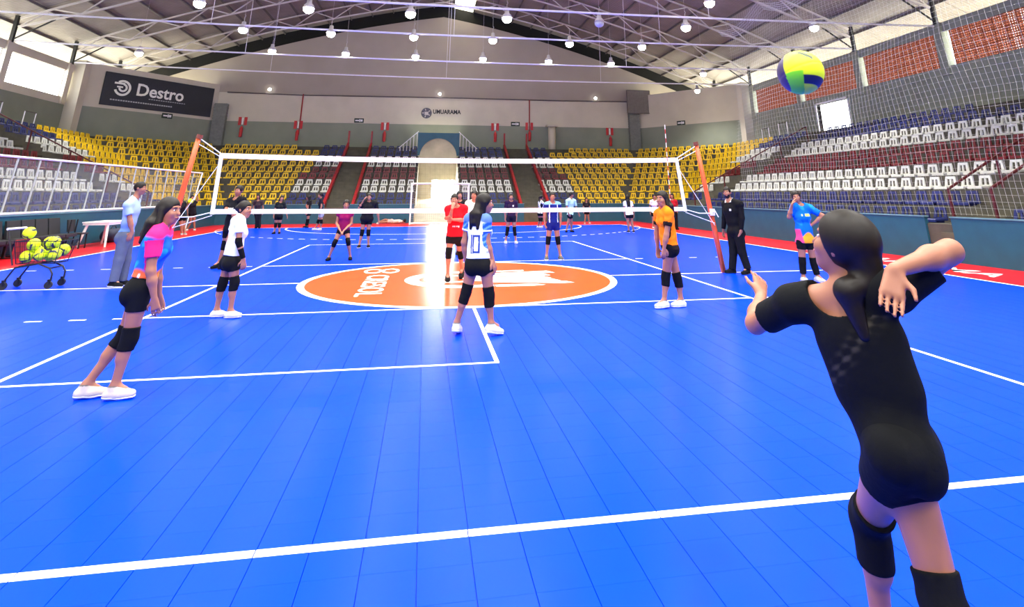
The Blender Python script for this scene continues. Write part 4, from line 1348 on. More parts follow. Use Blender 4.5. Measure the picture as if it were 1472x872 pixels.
 'redfar': dict(f=(10.902, 14.818), yaw=-100, hyaw=-120, h=1.6, head=(-0.012, 0.005, 1.513), neck=(-0.009, 0.004, 1.339), pel=(0.006, -0.003, 0.711), SL=(0.164, -0.028, 1.26), EL=(0.207, -0.04, 0.992), WL=(0.167, -0.023, 0.648), HL=(0.144, -0.013, 0.524), PL=(0.087, -0.017, 0.682), AL=(0.1, -0.022, 0.062), KL=(0.093, -0.019, 0.37), TL=(0.196, -0.981, 0.0), SR=(-0.194, 0.041, 1.26), ER=(-0.241, 0.068, 0.998), WR=(-0.246, 0.008, 0.77), HR=(-0.248, -0.022, 0.657), PR=(-0.075, 0.012, 0.682), AR=(-0.062, 0.006, 0.062), KR=(-0.055, 0.003, 0.37), TR=(-0.196, -0.981, 0.0)),
 'whitefar': dict(f=(10.404, 16.093), yaw=-100, hyaw=-90, h=1.55, head=(0.077, -0.03, 1.477), neck=(0.068, -0.027, 1.296), pel=(0.043, -0.017, 0.692), SL=(0.228, -0.055, 1.245), EL=(0.277, -0.04, 0.991), WL=(0.258, -0.092, 0.771), HL=(0.248, -0.118, 0.661), PL=(0.122, -0.031, 0.664), AL=(0.088, -0.017, 0.064), KL=(0.106, -0.025, 0.353), TL=(0.196, -0.981, 0.0), SR=(-0.096, 0.003, 1.245), ER=(-0.158, 0.036, 0.991), WR=(-0.177, -0.016, 0.771), HR=(-0.187, -0.042, 0.661), PR=(-0.035, -0.003, 0.664), AR=(-0.064, 0.008, 0.064), KR=(-0.046, 0.001, 0.353), TR=(-0.196, -0.981, 0.0)),
 'blackleft': dict(f=(-5.308, 2.683), yaw=-120, hyaw=-100, h=1.75, head=(0.141, 0.042, 1.687), neck=(0.123, 0.037, 1.499), pel=(0.097, 0.029, 0.824), SL=(0.299, -0.052, 1.468), EL=(0.343, 0.049, 1.234), WL=(0.309, -0.221, 1.15), HL=(0.24, -0.294, 1.153), PL=(0.175, -0.016, 0.792), AL=(0.088, -0.042, 0.09), KL=(0.158, -0.022, 0.468), TL=(-0.287, -0.958, 0.0), SR=(-0.055, 0.124, 1.436), ER=(-0.036, -0.115, 1.24), WR=(0.197, -0.255, 1.167), HR=(0.273, -0.263, 1.174), PR=(0.019, 0.074, 0.792), AR=(-0.056, 0.052, 0.112), KR=(0.006, 0.07, 0.493), TR=(-0.707, -0.707, 0.0)),
 'lean': dict(f=(-6.949, 15.186), yaw=-80, hyaw=-70, h=1.6, head=(0.015, 0.003, 1.438), neck=(-0.007, -0.002, 1.28), pel=(-0.018, -0.004, 0.699), SL=(0.14, 0.023, 1.208), EL=(0.252, 0.047, 0.95), WL=(0.305, 0.059, 0.737), HL=(0.347, 0.068, 0.609), PL=(0.063, 0.01, 0.67), AL=(0.085, 0.015, 0.081), KL=(0.056, 0.009, 0.361), TL=(0.287, -0.958, 0.0), SR=(-0.15, -0.026, 1.21), ER=(-0.19, -0.033, 0.983), WR=(-0.216, -0.039, 0.758), HR=(-0.215, -0.039, 0.645), PR=(-0.099, -0.018, 0.67), AR=(-0.11, -0.021, 0.086), KR=(-0.085, -0.015, 0.363), TR=(-0.287, -0.958, 0.0)),
 'duoleft': dict(f=(-6.658, 20.029), yaw=175, hyaw=175, h=1.5, head=(-0.044, -0.008, 1.44), neck=(-0.007, -0.001, 1.254), pel=(0.038, 0.007, 0.697), SL=(-0.017, -0.159, 1.204), EL=(0.018, -0.212, 0.959), WL=(-0.019, -0.204, 0.746), HL=(-0.038, -0.2, 0.64), PL=(0.031, -0.07, 0.67), AL=(0.057, -0.066, 0.052), KL=(0.071, -0.063, 0.366), TL=(-1.0, 0.0, 0.0), SR=(0.011, 0.158, 1.204), ER=(0.055, 0.214, 0.959), WR=(0.018, 0.222, 0.746), HR=(-0.001, 0.226, 0.64), PR=(0.044, 0.084, 0.67), AR=(-0.035, 0.069, 0.046), KR=(0.012, 0.078, 0.361), TR=(-1.0, 0.0, 0.0)),
 'duoright': dict(f=(-5.667, 17.73), yaw=-170, hyaw=-160, h=1.6, head=(-0.084, -0.013, 1.562), neck=(-0.038, -0.006, 1.387), pel=(0.031, 0.005, 0.727), SL=(-0.003, -0.172, 1.334), EL=(0.054, -0.222, 1.074), WL=(0.021, -0.228, 0.847), HL=(0.004, -0.231, 0.734), PL=(0.046, -0.076, 0.698), AL=(0.082, -0.07, 0.08), KL=(0.096, -0.068, 0.387), TL=(-0.981, -0.196, 0.0), SR=(-0.061, 0.162, 1.334), ER=(-0.025, 0.227, 1.074), WR=(-0.058, 0.221, 0.847), HR=(-0.075, 0.218, 0.734), PR=(0.017, 0.086, 0.698), AR=(-0.16, 0.058, 0.075), KR=(-0.069, 0.072, 0.383), TR=(-0.981, -0.196, 0.0)),
 'fara': dict(f=(-10.635, 15.218), yaw=-30, hyaw=-60, h=1.6, head=(-0.306, -0.109, 1.461), neck=(-0.281, -0.1, 1.294), pel=(-0.154, -0.055, 0.699), SL=(-0.185, 0.051, 1.242), EL=(-0.127, 0.089, 1.026), WL=(-0.078, 0.107, 1.179), HL=(-0.072, 0.109, 1.221), PL=(-0.113, 0.017, 0.669), AL=(0.01, 0.06, 0.05), KL=(-0.058, 0.036, 0.338), TL=(0.707, -0.707, 0.0), SR=(-0.355, -0.243, 1.242), ER=(-0.347, -0.264, 0.986), WR=(-0.249, -0.276, 0.764), HR=(-0.2, -0.282, 0.653), PR=(-0.195, -0.126, 0.669), AR=(-0.062, -0.079, 0.06), KR=(-0.105, -0.094, 0.345), TR=(0.447, -0.894, 0.0)),
 'farb': dict(f=(-11.425, 18.286), yaw=-60, hyaw=-60, h=1.55, head=(-0.178, -0.062, 1.46), neck=(-0.142, -0.049, 1.304), pel=(-0.058, -0.02, 0.747), SL=(-0.021, 0.026, 1.241), EL=(0.043, 0.053, 1.349), WL=(-0.012, 0.034, 1.537), HL=(-0.039, 0.025, 1.631), PL=(0.011, 0.02, 0.719), AL=(0.113, 0.055, 0.071), KL=(0.046, 0.032, 0.377), TL=(0.287, -0.958, 0.0), SR=(-0.276, -0.128, 1.253), ER=(-0.298, -0.126, 1.002), WR=(-0.237, -0.164, 0.784), HR=(-0.207, -0.183, 0.675), PR=(-0.128, -0.06, 0.719), AR=(-0.167, -0.074, 0.081), KR=(-0.079, -0.043, 0.382), TR=(-0.196, -0.981, 0.0)),
 'fargrey': dict(f=(-8.933, 19.836), yaw=-90, hyaw=-90, h=1.58, head=(-0.15, -0.038, 1.496), neck=(-0.127, -0.032, 1.296), pel=(-0.062, -0.016, 0.718), SL=(0.046, -0.031, 1.244), EL=(0.133, -0.003, 0.987), WL=(0.158, -0.054, 0.764), HL=(0.17, -0.08, 0.652), PL=(0.019, -0.016, 0.689), AL=(0.089, 0.002, 0.064), KL=(0.035, -0.012, 0.357), TL=(0.196, -0.981, 0.0), SR=(-0.289, -0.031, 1.244), ER=(-0.317, -0.003, 0.987), WR=(-0.292, -0.054, 0.764), HR=(-0.28, -0.08, 0.652), PR=(-0.143, -0.016, 0.689), AR=(-0.056, 0.006, 0.065), KR=(-0.067, 0.004, 0.358), TR=(-0.1, -0.995, 0.0)),
 'cream': dict(f=(0.473, 2.896), yaw=-100, hyaw=-110, h=1.7, head=(-0.033, 0.003, 1.577), neck=(-0.015, 0.001, 1.426), pel=(-0.006, 0.0, 0.804), SL=(0.163, -0.03, 1.369), EL=(0.232, -0.022, 1.091), WL=(0.225, -0.083, 0.849), HL=(0.221, -0.113, 0.728), PL=(0.08, -0.015, 0.773), AL=(0.101, -0.018, 0.082), KL=(0.087, -0.036, 0.428), TL=(0.196, -0.981, 0.0), SR=(-0.192, 0.032, 1.369), ER=(-0.245, 0.063, 1.091), WR=(-0.252, 0.001, 0.849), HR=(-0.256, -0.029, 0.728), PR=(-0.092, 0.016, 0.773), AR=(-0.101, 0.018, 0.082), KR=(-0.1, -0.003, 0.428), TR=(-0.196, -0.981, 0.0)),
 'darkhair': dict(f=(0.279, 4.842), yaw=-95, hyaw=-80, h=1.66, head=(-0.104, 0.006, 1.574), neck=(-0.09, 0.006, 1.414), pel=(-0.036, 0.002, 0.93), SL=(0.092, -0.01, 1.359), EL=(0.184, 0.003, 1.089), WL=(0.204, -0.059, 0.854), HL=(0.215, -0.09, 0.736), PL=(0.049, -0.005, 0.899), AL=(0.1, -0.009, 0.08), KL=(0.073, -0.027, 0.49), TL=(0.196, -0.981, 0.0), SR=(-0.259, 0.021, 1.359), ER=(-0.288, 0.044, 1.089), WR=(-0.267, -0.018, 0.854), HR=(-0.256, -0.049, 0.736), PR=(-0.121, 0.01, 0.899), AR=(-0.1, 0.009, 0.08), KR=(-0.112, -0.011, 0.49), TR=(-0.196, -0.981, 0.0)),
 'server': dict(f=(0.91, -10.5), yaw=112, hyaw=114, h=1.6, head=(-0.124, 0.106, 1.417), neck=(-0.141, 0.12, 1.242), pel=(-0.073, 0.062, 0.795), SL=(-0.259, 0.285, 1.185), EL=(-0.305, 0.495, 1.081), WL=(-0.187, 0.63, 1.164), HL=(-0.133, 0.716, 1.236), PL=(-0.126, -0.001, 0.766), AL=(0.009, 0.4, 0.085), KL=(-0.011, 0.35, 0.449), TL=(-0.287, 0.958, 0.0), SR=(-0.045, -0.028, 1.27), ER=(0.118, -0.126, 1.411), WR=(-0.148, -0.163, 1.36), HR=(-0.228, -0.2, 1.224), PR=(-0.02, 0.125, 0.766), AR=(0.21, -0.052, 0.1), KR=(-0.04, 0.008, 0.364), TR=(-0.196, 0.981, 0.0)),
}# ================================================================== PEOPLE
# bodies and clothes are distance fields (tapered limbs, smoothly joined) turned into one continuous surface each
class Field:
    def __init__(self, h, k=0.03):
        self.h, self.k, self.prims, self.cuts = h, k, [], []
    def cone(self, a, b, ra, rb, k=None, caps=None):
        """tapered limb from a to b; caps = list of (point, outward normal) planes that end it flat"""
        a, b = np.asarray(a, float), np.asarray(b, float)
        R = max(ra, rb)
        self.prims.append(('c', a, b, ra, rb, k if k is not None else self.k, caps, np.minimum(a, b) - R, np.maximum(a, b) + R))
        return self
    def ell(self, c, axes, r, k=None):
        c = np.asarray(c, float)
        R = max(r)
        self.prims.append(('e', c, np.asarray(axes, float), np.asarray(r, float), None, k if k is not None else self.k, None, c - R, c + R))
        return self
    def cut(self, fn):
        self.cuts.append(fn)
        return self
    def extra(self, other):
        """another field joined after this one's cuts"""
        self.other = other
        return self
    def sample(self, lo, n):
        h = self.h
        D = np.full(n, 0.3, dtype=np.float32)
        for (t, p0, p1, p2, p3, k, caps, bl, bh) in self.prims:
            m = 2.0 * k + 3 * h
            i0 = np.maximum(0, np.floor((bl - m - lo) / h).astype(int))
            i1 = np.minimum(n, np.ceil((bh + m - lo) / h).astype(int) + 1)
            if np.any(i1 <= i0):
                continue
            X = (lo[0] + h * np.arange(i0[0], i1[0]))[:, None, None]
            Y = (lo[1] + h * np.arange(i0[1], i1[1]))[None, :, None]
            Z = (lo[2] + h * np.arange(i0[2], i1[2]))[None, None, :]
            if t == 'c':
                ab = p1 - p0
                L2 = max(float(ab @ ab), 1e-9)
                x, y, z = X - p0[0], Y - p0[1], Z - p0[2]
                s = np.clip((x * ab[0] + y * ab[1] + z * ab[2]) / L2, 0, 1)
                d = np.sqrt((x - s * ab[0]) ** 2 + (y - s * ab[1]) ** 2 + (z - s * ab[2]) ** 2) - (p2 + (p3 - p2) * s)
            else:
                x, y, z = X - p0[0], Y - p0[1], Z - p0[2]
                q = [(x * A[0] + y * A[1] + z * A[2]) for A in p1]
                k0 = np.sqrt(sum((q[i] / p2[i]) ** 2 for i in range(3)))
                k1 = np.sqrt(sum((q[i] / p2[i] ** 2) ** 2 for i in range(3))) + 1e-9
                d = k0 * (k0 - 1.0) / k1
            for (cp_, cn) in caps or ():
                d = np.maximum(d, (X - cp_[0]) * cn[0] + (Y - cp_[1]) * cn[1] + (Z - cp_[2]) * cn[2])
            sl = tuple(slice(a, b) for a, b in zip(i0, i1))
            E = D[sl]
            g = np.clip(0.5 + 0.5 * (E - d) / k, 0, 1) if k > 0 else None
            D[sl] = (E + (d - E) * g - k * g * (1 - g)) if k > 0 else np.minimum(E, d)
        X = (lo[0] + h * np.arange(n[0]))[:, None, None]
        Y = (lo[1] + h * np.arange(n[1]))[None, :, None]
        Z = (lo[2] + h * np.arange(n[2]))[None, None, :]
        for fn in self.cuts:
            D = np.maximum(D, fn(X, Y, Z)).astype(np.float32)
        if hasattr(self, 'other'):
            E = self.other.sample(lo, n)
            k = 0.015
            g = np.clip(0.5 + 0.5 * (E - D) / k, 0, 1)
            D = E + (D - E) * g - k * g * (1 - g)
        return D
    def allprims(self):
        return self.prims + (self.other.allprims() if hasattr(self, 'other') else [])
    def surface(self):
        h = self.h
        pr = self.allprims()
        lo = np.min([p[7] for p in pr], axis=0) - 4 * h
        hi = np.max([p[8] for p in pr], axis=0) + 4 * h
        n = np.ceil((hi - lo) / h).astype(int) + 1
        D = self.sample(lo, n)
        D[0], D[-1], D[:, 0], D[:, -1], D[:, :, 0], D[:, :, -1] = (1.0,) * 6
        return surface_net(D, lo, h)

def surface_net(D, lo, h):
    S = D < 0
    c = np.zeros(np.array(D.shape) - 1, dtype=np.int8)
    off = [(i, j, k) for i in (0, 1) for j in (0, 1) for k in (0, 1)]
    sh = c.shape
    for o in off:
        c += S[o[0]:o[0] + sh[0], o[1]:o[1] + sh[1], o[2]:o[2] + sh[2]]
    I = np.argwhere((c > 0) & (c < 8))
    if len(I) == 0:
        return np.zeros((0, 3)), np.zeros((0, 4), int)
    val = {o: D[I[:, 0] + o[0], I[:, 1] + o[1], I[:, 2] + o[2]] for o in off}
    acc, cnt = np.zeros((len(I), 3)), np.zeros(len(I))
    for a in off:
        for ax in range(3):
            if a[ax] == 0:
                b = tuple(a[i] + (i == ax) for i in range(3))
                va, vb = val[a], val[b]
                m = (va < 0) != (vb < 0)
                t = np.where(m, va / np.where(m, va - vb, 1), 0)
                p = np.tile(np.array(a, float), (len(I), 1))
                p[:, ax] += t
                acc[m] += p[m]
                cnt[m] += 1
    V = lo + h * (I + acc / cnt[:, None])
    idx = np.full(sh, -1, dtype=np.int64)
    idx[I[:, 0], I[:, 1], I[:, 2]] = np.arange(len(I))
    F = []
    for ax in range(3):
        b, d = [i for i in range(3) if i != ax]
        s0 = [slice(1, -1)] * 3
        s0[ax] = slice(0, -1)
        s1 = list(s0)
        s1[ax] = slice(1, None)
        A, B = S[tuple(s0)], S[tuple(s1)]
        for m, flip in ((A & ~B, False), (~A & B, True)):
            P = np.argwhere(m)
            if not len(P):
                continue
            P[:, b] += 1
            P[:, d] += 1
            q = []
            for (eb, ed) in ((-1, -1), (0, -1), (0, 0), (-1, 0)):
                Q = P.copy()
                Q[:, b] += eb
                Q[:, d] += ed
                q.append(idx[Q[:, 0], Q[:, 1], Q[:, 2]])
            q = np.stack(q, 1)
            if flip != (ax == 1):
                q = q[:, ::-1]
            F.append(q)
    F = np.concatenate(F)
    F = F[(F >= 0).all(axis=1)]
    # one relaxing pass evens out the grid
    nb, nc = np.zeros_like(V), np.zeros(len(V))
    for i in range(4):
        j = (i + 1) % 4
        np.add.at(nb, F[:, i], V[F[:, j]])
        np.add.at(nb, F[:, j], V[F[:, i]])
        np.add.at(nc, F[:, i], 1)
        np.add.at(nc, F[:, j], 1)
    V = 0.45 * V + 0.55 * nb / np.maximum(nc, 1)[:, None]
    return V, F

def np_mesh(name, V, F, m, tint=None):
    me = bpy.data.meshes.new(name)
    me.vertices.add(len(V))
    me.vertices.foreach_set('co', V.astype(np.float32).ravel())
    me.loops.add(F.size)
    me.loops.foreach_set('vertex_index', F.astype(np.int32).ravel())
    me.polygons.add(len(F))
    me.polygons.foreach_set('loop_start', np.arange(len(F), dtype=np.int32) * 4)
    me.polygons.foreach_set('use_smooth', np.ones(len(F), dtype=bool))
    me.update(calc_edges=True)
    me.materials.append(m)
    if tint is not None:
        set_tint(me, tint)
    return me

def unit(v):
    v = np.asarray(v, float)
    return v / max(np.linalg.norm(v), 1e-9)

def plane(p, n):
    p, n = np.asarray(p, float), unit(n)
    return lambda X, Y, Z: (X - p[0]) * n[0] + (Y - p[1]) * n[1] + (Z - p[2]) * n[2]

def hand(F, W, H, palm_n, side, s, curl=0.5, spread=0.012, open_=False, rmin=0.0075):
    """palm, four unequal bent fingers and a thumb from the wrist W towards H"""
    W, H = np.asarray(W, float), np.asarray(H, float)
    d = unit(H - W)
    n = unit(palm_n - d * (palm_n @ d))
    a = np.cross(d, n) * side           # across the palm, towards the thumb
    r = max(0.0125 * s, rmin)
    pb = W + d * 0.012
    for o in (-0.026, -0.009, 0.009, 0.026):
        F.cone(pb + a * o * 0.6, W + d * 0.085 * s + a * o, r * 1.15, r, k=0.012)
    for o, L in ((-0.030, 0.056), (-0.0105, 0.070), (0.0105, 0.076), (0.030, 0.066)):
        fr = max(0.0078 * s, rmin)
        p0 = W + d * 0.085 * s + a * o
        dd = unit(d + a * (o * spread * 300 * 0.12 if open_ else 0))
        p1 = p0 + (dd * math.cos(curl * .5) + n * math.sin(curl * .5)) * L * .5 * s
        p2 = p1 + (dd * math.cos(curl * 1.4) + n * math.sin(curl * 1.4)) * L * .5 * s
        F.cone(p0, p1, fr * 1.08, fr, k=0.004)
        F.cone(p1, p2, fr, fr * .85, k=0.004)
    t0 = W + d * 0.022 + a * 0.022
    t1 = t0 + unit(d * .65 + a * .75 + n * .25) * 0.046 * s
    t2 = t1 + unit(d * .95 + a * .25 + n * .25) * 0.036 * s
    F.cone(t0, t1, max(.013 * s, rmin), max(.0095 * s, rmin), k=0.012)
    F.cone(t1, t2, max(.0095 * s, rmin), max(.0075 * s, rmin), k=0.006)

def build_person(key, label, look):
    P = POSES[key]
    s = P['h'] / 1.65
    g = {k: np.array(v, float) for k, v in P.items() if isinstance(v, tuple) and k != 'f'}
    fx, fy = P['f']
    root = thing('person', label, 'person', (fx, fy, 0), group=look.get('group'))
    dist = math.hypot(fx - CAM_POS[0], fy - CAM_POS[1])
    h = look.get('voxel') or (0.0065 if dist < 3 else 0.008 if dist < 9 else 0.0105 if dist < 15 else 0.013)
    rmin = h * 1.05
    slim = look.get('slim', 1.0)
    N, PE = g['neck'], g['pel']
    u = unit(N - PE)
    T = np.linalg.norm(N - PE)
    l = g['SL'] - g['SR']
    l = unit(l - u * (l @ u))
    f = np.cross(l, u)
    lh = g['PL'] - g['PR']
    lh = unit(lh - u * (lh @ u))
    fh_ = np.cross(lh, u)
    hy = math.radians(P['hyaw'])
    fh = np.array([math.cos(hy), math.sin(hy), look.get('look_up', 0.0)])
    fh = unit(fh)
    zh = np.array([0, 0, 1.0])
    zh = unit(zh * 1.0 + unit(g['head'] - N) * 0.5)
    lhd = unit(np.cross(zh, fh))
    zh = np.cross(fh, lhd)
    HD = g['head']
    ax_t, ax_p, ax_h = np.array([l, f, u]), np.array([lh, fh_, u]), np.array([lhd, fh, zh])
    woman = not look.get('man')
    hip = look.get('hip', 1.0)

    def torso(F, e=0.0, k=0.05):
        w = slim
        F.ell(PE + u * .01, ax_p, (np.array([.160, .108, .115]) * s + e) * [w * hip, 1, 1], k)
        for sg in (1, -1):
            F.ell(PE - u * .045 * s - fh_ * .052 * s + lh * sg * .072 * s * hip, ax_p, np.array([.085 * hip, .082 * hip, .09]) * s + e, k)
        F.ell(PE + u * T * .36, ax_t, (np.array([.128 if woman else .145, .092, .15]) * s + e) * [w * look.get('waist', 1), 1, 1], k)
        F.ell(PE + u * T * .68, ax_t, (np.array([.148 if woman else .165, .106, .165]) * s + e) * [w, 1, 1], k)
        if woman:
            for sg in (1, -1):
                F.ell(PE + u * T * .64 + f * .066 * s + l * sg * .062 * s, ax_t, np.array([.064, .058, .062]) * s + e, 0.03)
        F.cone(g['SL'] - l * .015, g['SR'] + l * .015, .052 * s + e, .052 * s + e, k)
        for S_ in ('SL', 'SR'):
            F.cone(N + u * .01, g[S_] + u * .01, .045 * s + e, .05 * s + e, k)
    # ---- body
    B = Field(h, 0.03)
    torso(B, -.008)
    nb = HD - zh * .075 - fh * .025
    B.cone(N - u * .04, nb, .056 * s, .050 * s, 0.03)
    B.ell(HD + zh * .022 - fh * .012, ax_h, (.074, .094, .092), 0.02)
    B.ell(HD - zh * .045 + fh * .026, ax_h, (.057, .062, .072), 0.03)
    B.ell(HD - zh * .094 + fh * .055, ax_h, (.026, .026, .020), 0.03)
    B.cone(HD + zh * .012 + fh * .083, HD - zh * .030 + fh * .106, .008, .0125, 0.012)
    B.ell(HD - zh * .062 + fh * .080, ax_h, (.026, .018, .016), 0.015)
    for sg in (1, -1):
        B.ell(HD - zh * .008 + lhd * sg * .076 - fh * .012, ax_h, (.012, .022, .032), 0.006)
        B.ell(HD - zh * .03 + lhd * sg * .034 + fh * .060, ax_h, (.026, .03, .028), 0.02)
        B.ell(HD + zh * .028 + lhd * sg * .028 + fh * .072, ax_h, (.028, .016, .012), 0.014)
    for c, sg in (('L', 1), ('R', -1)):
        S_, E_, W_, H_ = g['S' + c], g['E' + c], g['W' + c], g['H' + c]
        B.cone(S_, E_, .050 * s, .037 * s)
        B.cone(E_, E_ + (W_ - E_) * .35, .036 * s, .037 * s)
        B.cone(E_ + (W_ - E_) * .35, W_, .037 * s, .024 * s)
        pn = look.get('palm' + c)
        pn = np.array(pn, float) if pn is not None else -l * sg
        hand(B, W_, H_, pn, sg if look.get('thumb' + c, 1) > 0 else -sg, s, curl=look.get('curl' + c, 0.45), open_=look.get('open', False), rmin=rmin)
        Q, K, A = g['P' + c], g['K' + c], g['A' + c]
        B.cone(Q + u * .02 * s, K, .088 * s, .054 * s, 0.045)
        B.cone(K, A, .050 * s, .034 * s)
        sh = unit(A - K)
        kf = unit(g['T' + c] - sh * (g['T' + c] @ sh))
        B.cone(K + (A - K) * .18 - kf * .016, K + (A - K) * .42 - kf * .016, .044 * s, .044 * s, 0.03)
        B.cone(A, A + g['T' + c] * .08 - np.array([0, 0, .035]), .036 * s, .03 * s)
    V, F = B.surface()
    link('body', np_mesh('body', V, F, look.get('skin', m_skin)), root)
    # ---- face
    if dist < 21:
        for sg in (1, -1):
            c = HD + zh * .004 + lhd * sg * .031 + fh * .0785
            for nm, mt, cc_, r in (('eye', m_eye_white, c, (.0135, .007, .0072)), ('iris', m_eye_dark, c + fh * .0042, (.0066, .0045, .0066))):
                me = ico(nm, mt, cc_, ax_h, r)
                if nm == 'eye':
                    eye = link('eye', me, root)
                else:
                    link('iris', me, eye)
            mb = MB()
            q = [HD + zh * .026 + lhd * sg * x + fh * (y) for x, y in ((.014, .089), (.03, .088), (.046, .078))]
            mb.tube(q, [.0035, .0042, .003], 6)
            mb.build('eyebrow', m_hair, root)
        mb = MB()
        mb.tube([HD - zh * .0605 + lhd * x + fh * y for x, y in ((-.022, .090), (-.008, .0985), (.008, .0985), (.022, .090))], [.003, .006, .006, .003], 6)
        mb.build('mouth', m_lip, root)
    if look.get('beard'):
        Bd = Field(h * .8, 0.015)
        Bd.ell(HD - zh * .052 + fh * .028, ax_h, (.062, .070, .078), 0.01)
        Bd.cut(plane(HD - zh * .035 + fh * .0, zh * 1.0 + fh * .0))
        Bd.cut(lambda X, Y, Z: -(np.sqrt(((X - (HD + fh * .1 - zh * .055)[0]) ** 2 + (Y - (HD + fh * .1 - zh * .055)[1]) ** 2 + (Z - (HD + fh * .1 - zh * .055)[2]) ** 2)) - .022))
        V, F = Bd.surface()
        link('beard', np_mesh('beard', V, F, m_hair), root)
    # ---- hair
    style = look.get('hair', 'ponytail')
    Hh = Field(h * .9, 0.02)
    vol = look.get('hair_vol', 1.0)
    thick = .088 if style != 'short' else .083
    Hh.ell(HD + zh * .026 - fh * .016, ax_h, (thick * vol, .106 * vol, .102 * vol), 0.01)
    fl = plane(HD + fh * (.044 if style != 'short' else .05) + zh * .0, fh * .80 - zh * .60)
    Hh.cut(fl)
    if style == 'short':
        Hh.cut(plane(HD - zh * .02, -zh * .9 + fh * .43))
    else:
        Hh.cut(plane(HD - zh * .07, -zh * .93 + fh * .36))
    X2 = Field(h * .9, 0.02)
    if style == 'long':
        back = HD - fh * .062 + zh * .0
        L = look.get('hair_len', .34)
        nb2 = N - f * .085 + u * .02
        X2.cone(HD - fh * .05 + zh * .02, nb2, .064, .056, 0.03)
        X2.cone(nb2, nb2 - u * L * .6 - f * .025, .056, .044, 0.03)
        X2.cone(nb2 + l * .045, nb2 + l * .05 - u * L - f * .03, .045, .020, 0.02)
        X2.cone(nb2 - l * .045, nb2 - l * .05 - u * L - f * .03, .045, .020, 0.02)
        for sg in (1, -1):
            X2.cone(HD + lhd * sg * .072 - fh * .015 + zh * .01, N + l * sg * .075 + u * .02 - f * .02, .026, .030, 0.02)
        if look.get('front_lock'):
            sg = look['front_lock']
            X2.cone(N + l * sg * .075 + u * .04 + f * .02, N + l * sg * .085 - u * .20 + f * .10, .030, .016, 0.02)
    elif style == 'ponytail':
        q = [HD - fh * .095 + zh * .03, HD - fh * .145 + zh * .0, HD - fh * .135 - zh * .12, HD - fh * .11 - zh * .24]
        r = [.03, .032, .030, .014]
        for i in range(3):
            X2.cone(q[i], q[i + 1], r[i], r[i + 1], 0.015)
    elif style == 'bun':
        X2.ell(HD - fh * .115 + zh * .02, ax_h, (.048, .044, .048), 0.015)
    elif style == 'low_tail':
        ts = -l * look.get('tail_side', 0)
        q = [HD - fh * .085 - zh * .03, HD - fh * .095 - zh * .10 + ts * .4, N - f * .08 + u * .02 + ts, N - f * .095 - u * .12 + ts * 1.2]
        r = [.060, .054, .044, .020]
        for i in range(3):
            X2.cone(q[i], q[i + 1], r[i], r[i + 1], 0.02)
    if X2.prims:
        Hh.extra(X2)
    V, F = Hh.surface()
    link('hair', np_mesh('hair', V, F, look.get('haircol', m_hair)), root)
    # ---- upper garment
    e = look.get('loose', .014)
    hem = PE + u * look.get('hem', .02) * s
    Sh = Field(h, 0.05)
    torso(Sh, e)
    if look.get('drape'):      # a loose tee hangs straighter than the waist
        Sh.ell(PE + u * T * .25, ax_t, np.array([.160, .118, .20]) * s, 0.05)
    nk = look.get('neckline', .075)
    Sh.cut(plane(hem, -u))
    nc = N + u * .035 + f * look.get('neck_f', .03)
    Sh.cut(lambda X, Y, Z: nk * s - np.sqrt((X - nc[0]) ** 2 + (Y - nc[1]) ** 2 + (Z - nc[2]) ** 2))
    slv = look.get('sleeve', .55)
    if slv > 0:
        Sl = Field(h, 0.02)
        for c in ('L', 'R'):
            S_, E_, W_ = g['S' + c], g['E' + c], g['W' + c]
            if slv <= 1:
                en = S_ + (E_ - S_) * slv
                Sl.cone(S_, en + (E_ - S_) * .3, .060 * s + e * .3, .058 * s + e * .3, 0.02, [(en, unit(E_ - S_))])
            else:
                en = E_ + (W_ - E_) * .93
                Sl.cone(S_, E_, .058 * s + e * .4, .048 * s + e * .4, 0.02)
                Sl.cone(E_, W_, .047 * s + e * .4, .036 * s + e * .3, 0.02, [(en, unit(W_ - E_))])
        Sh.extra(Sl)
    V, F = Sh.surface()
    lp = np.stack([(V - PE) @ l, (V - PE) @ f, (V - PE) @ u / T], 1)
    colf = look['top']
    if callable(colf):
        arm = np.zeros(len(V))
        for c in ('L', 'R'):
            S_, E_ = g['S' + c], g['E' + c]
            ab = E_ - S_
            t = (V - S_) @ ab / (ab @ ab)
            dd = np.linalg.norm(V - S_ - np.clip(t, 0, 1)[:, None] * ab, axis=1)
            arm = np.where((dd < .078 * s) & (t > .05), np.maximum(arm, np.clip(t, .05, 2)), arm)
        tint = colf(lp, arm)
    else:
        tint = np.tile(np.array(srgb(*colf)[:3]), (len(V), 1))
    shirt = link(look.get('top_name', 'shirt'), np_mesh('shirt', V, F, m_attr_cloth, tint), root)
    # ---- lower garment
    low = look.get('bottom', ('shorts', .36, (16, 16, 18)))
    Lo = Field(h, 0.04)
    e2 = .010 if low[0] == 'shorts' else .016
    w = slim
    Lo.ell(PE + u * .01, ax_p, (np.array([.160, .108, .115]) * s + e2) * [w * hip, 1, 1], 0.05)
    for sg in (1, -1):
        Lo.ell(PE - u * .045 * s - fh_ * .052 * s + lh * sg * .072 * s * hip, ax_p, np.array([.085 * hip, .082 * hip, .09]) * s + e2, 0.05)
    Lo.cut(plane(PE + u * look.get('rise', .10) * s, u))
    Lg = Field(h, 0.03)
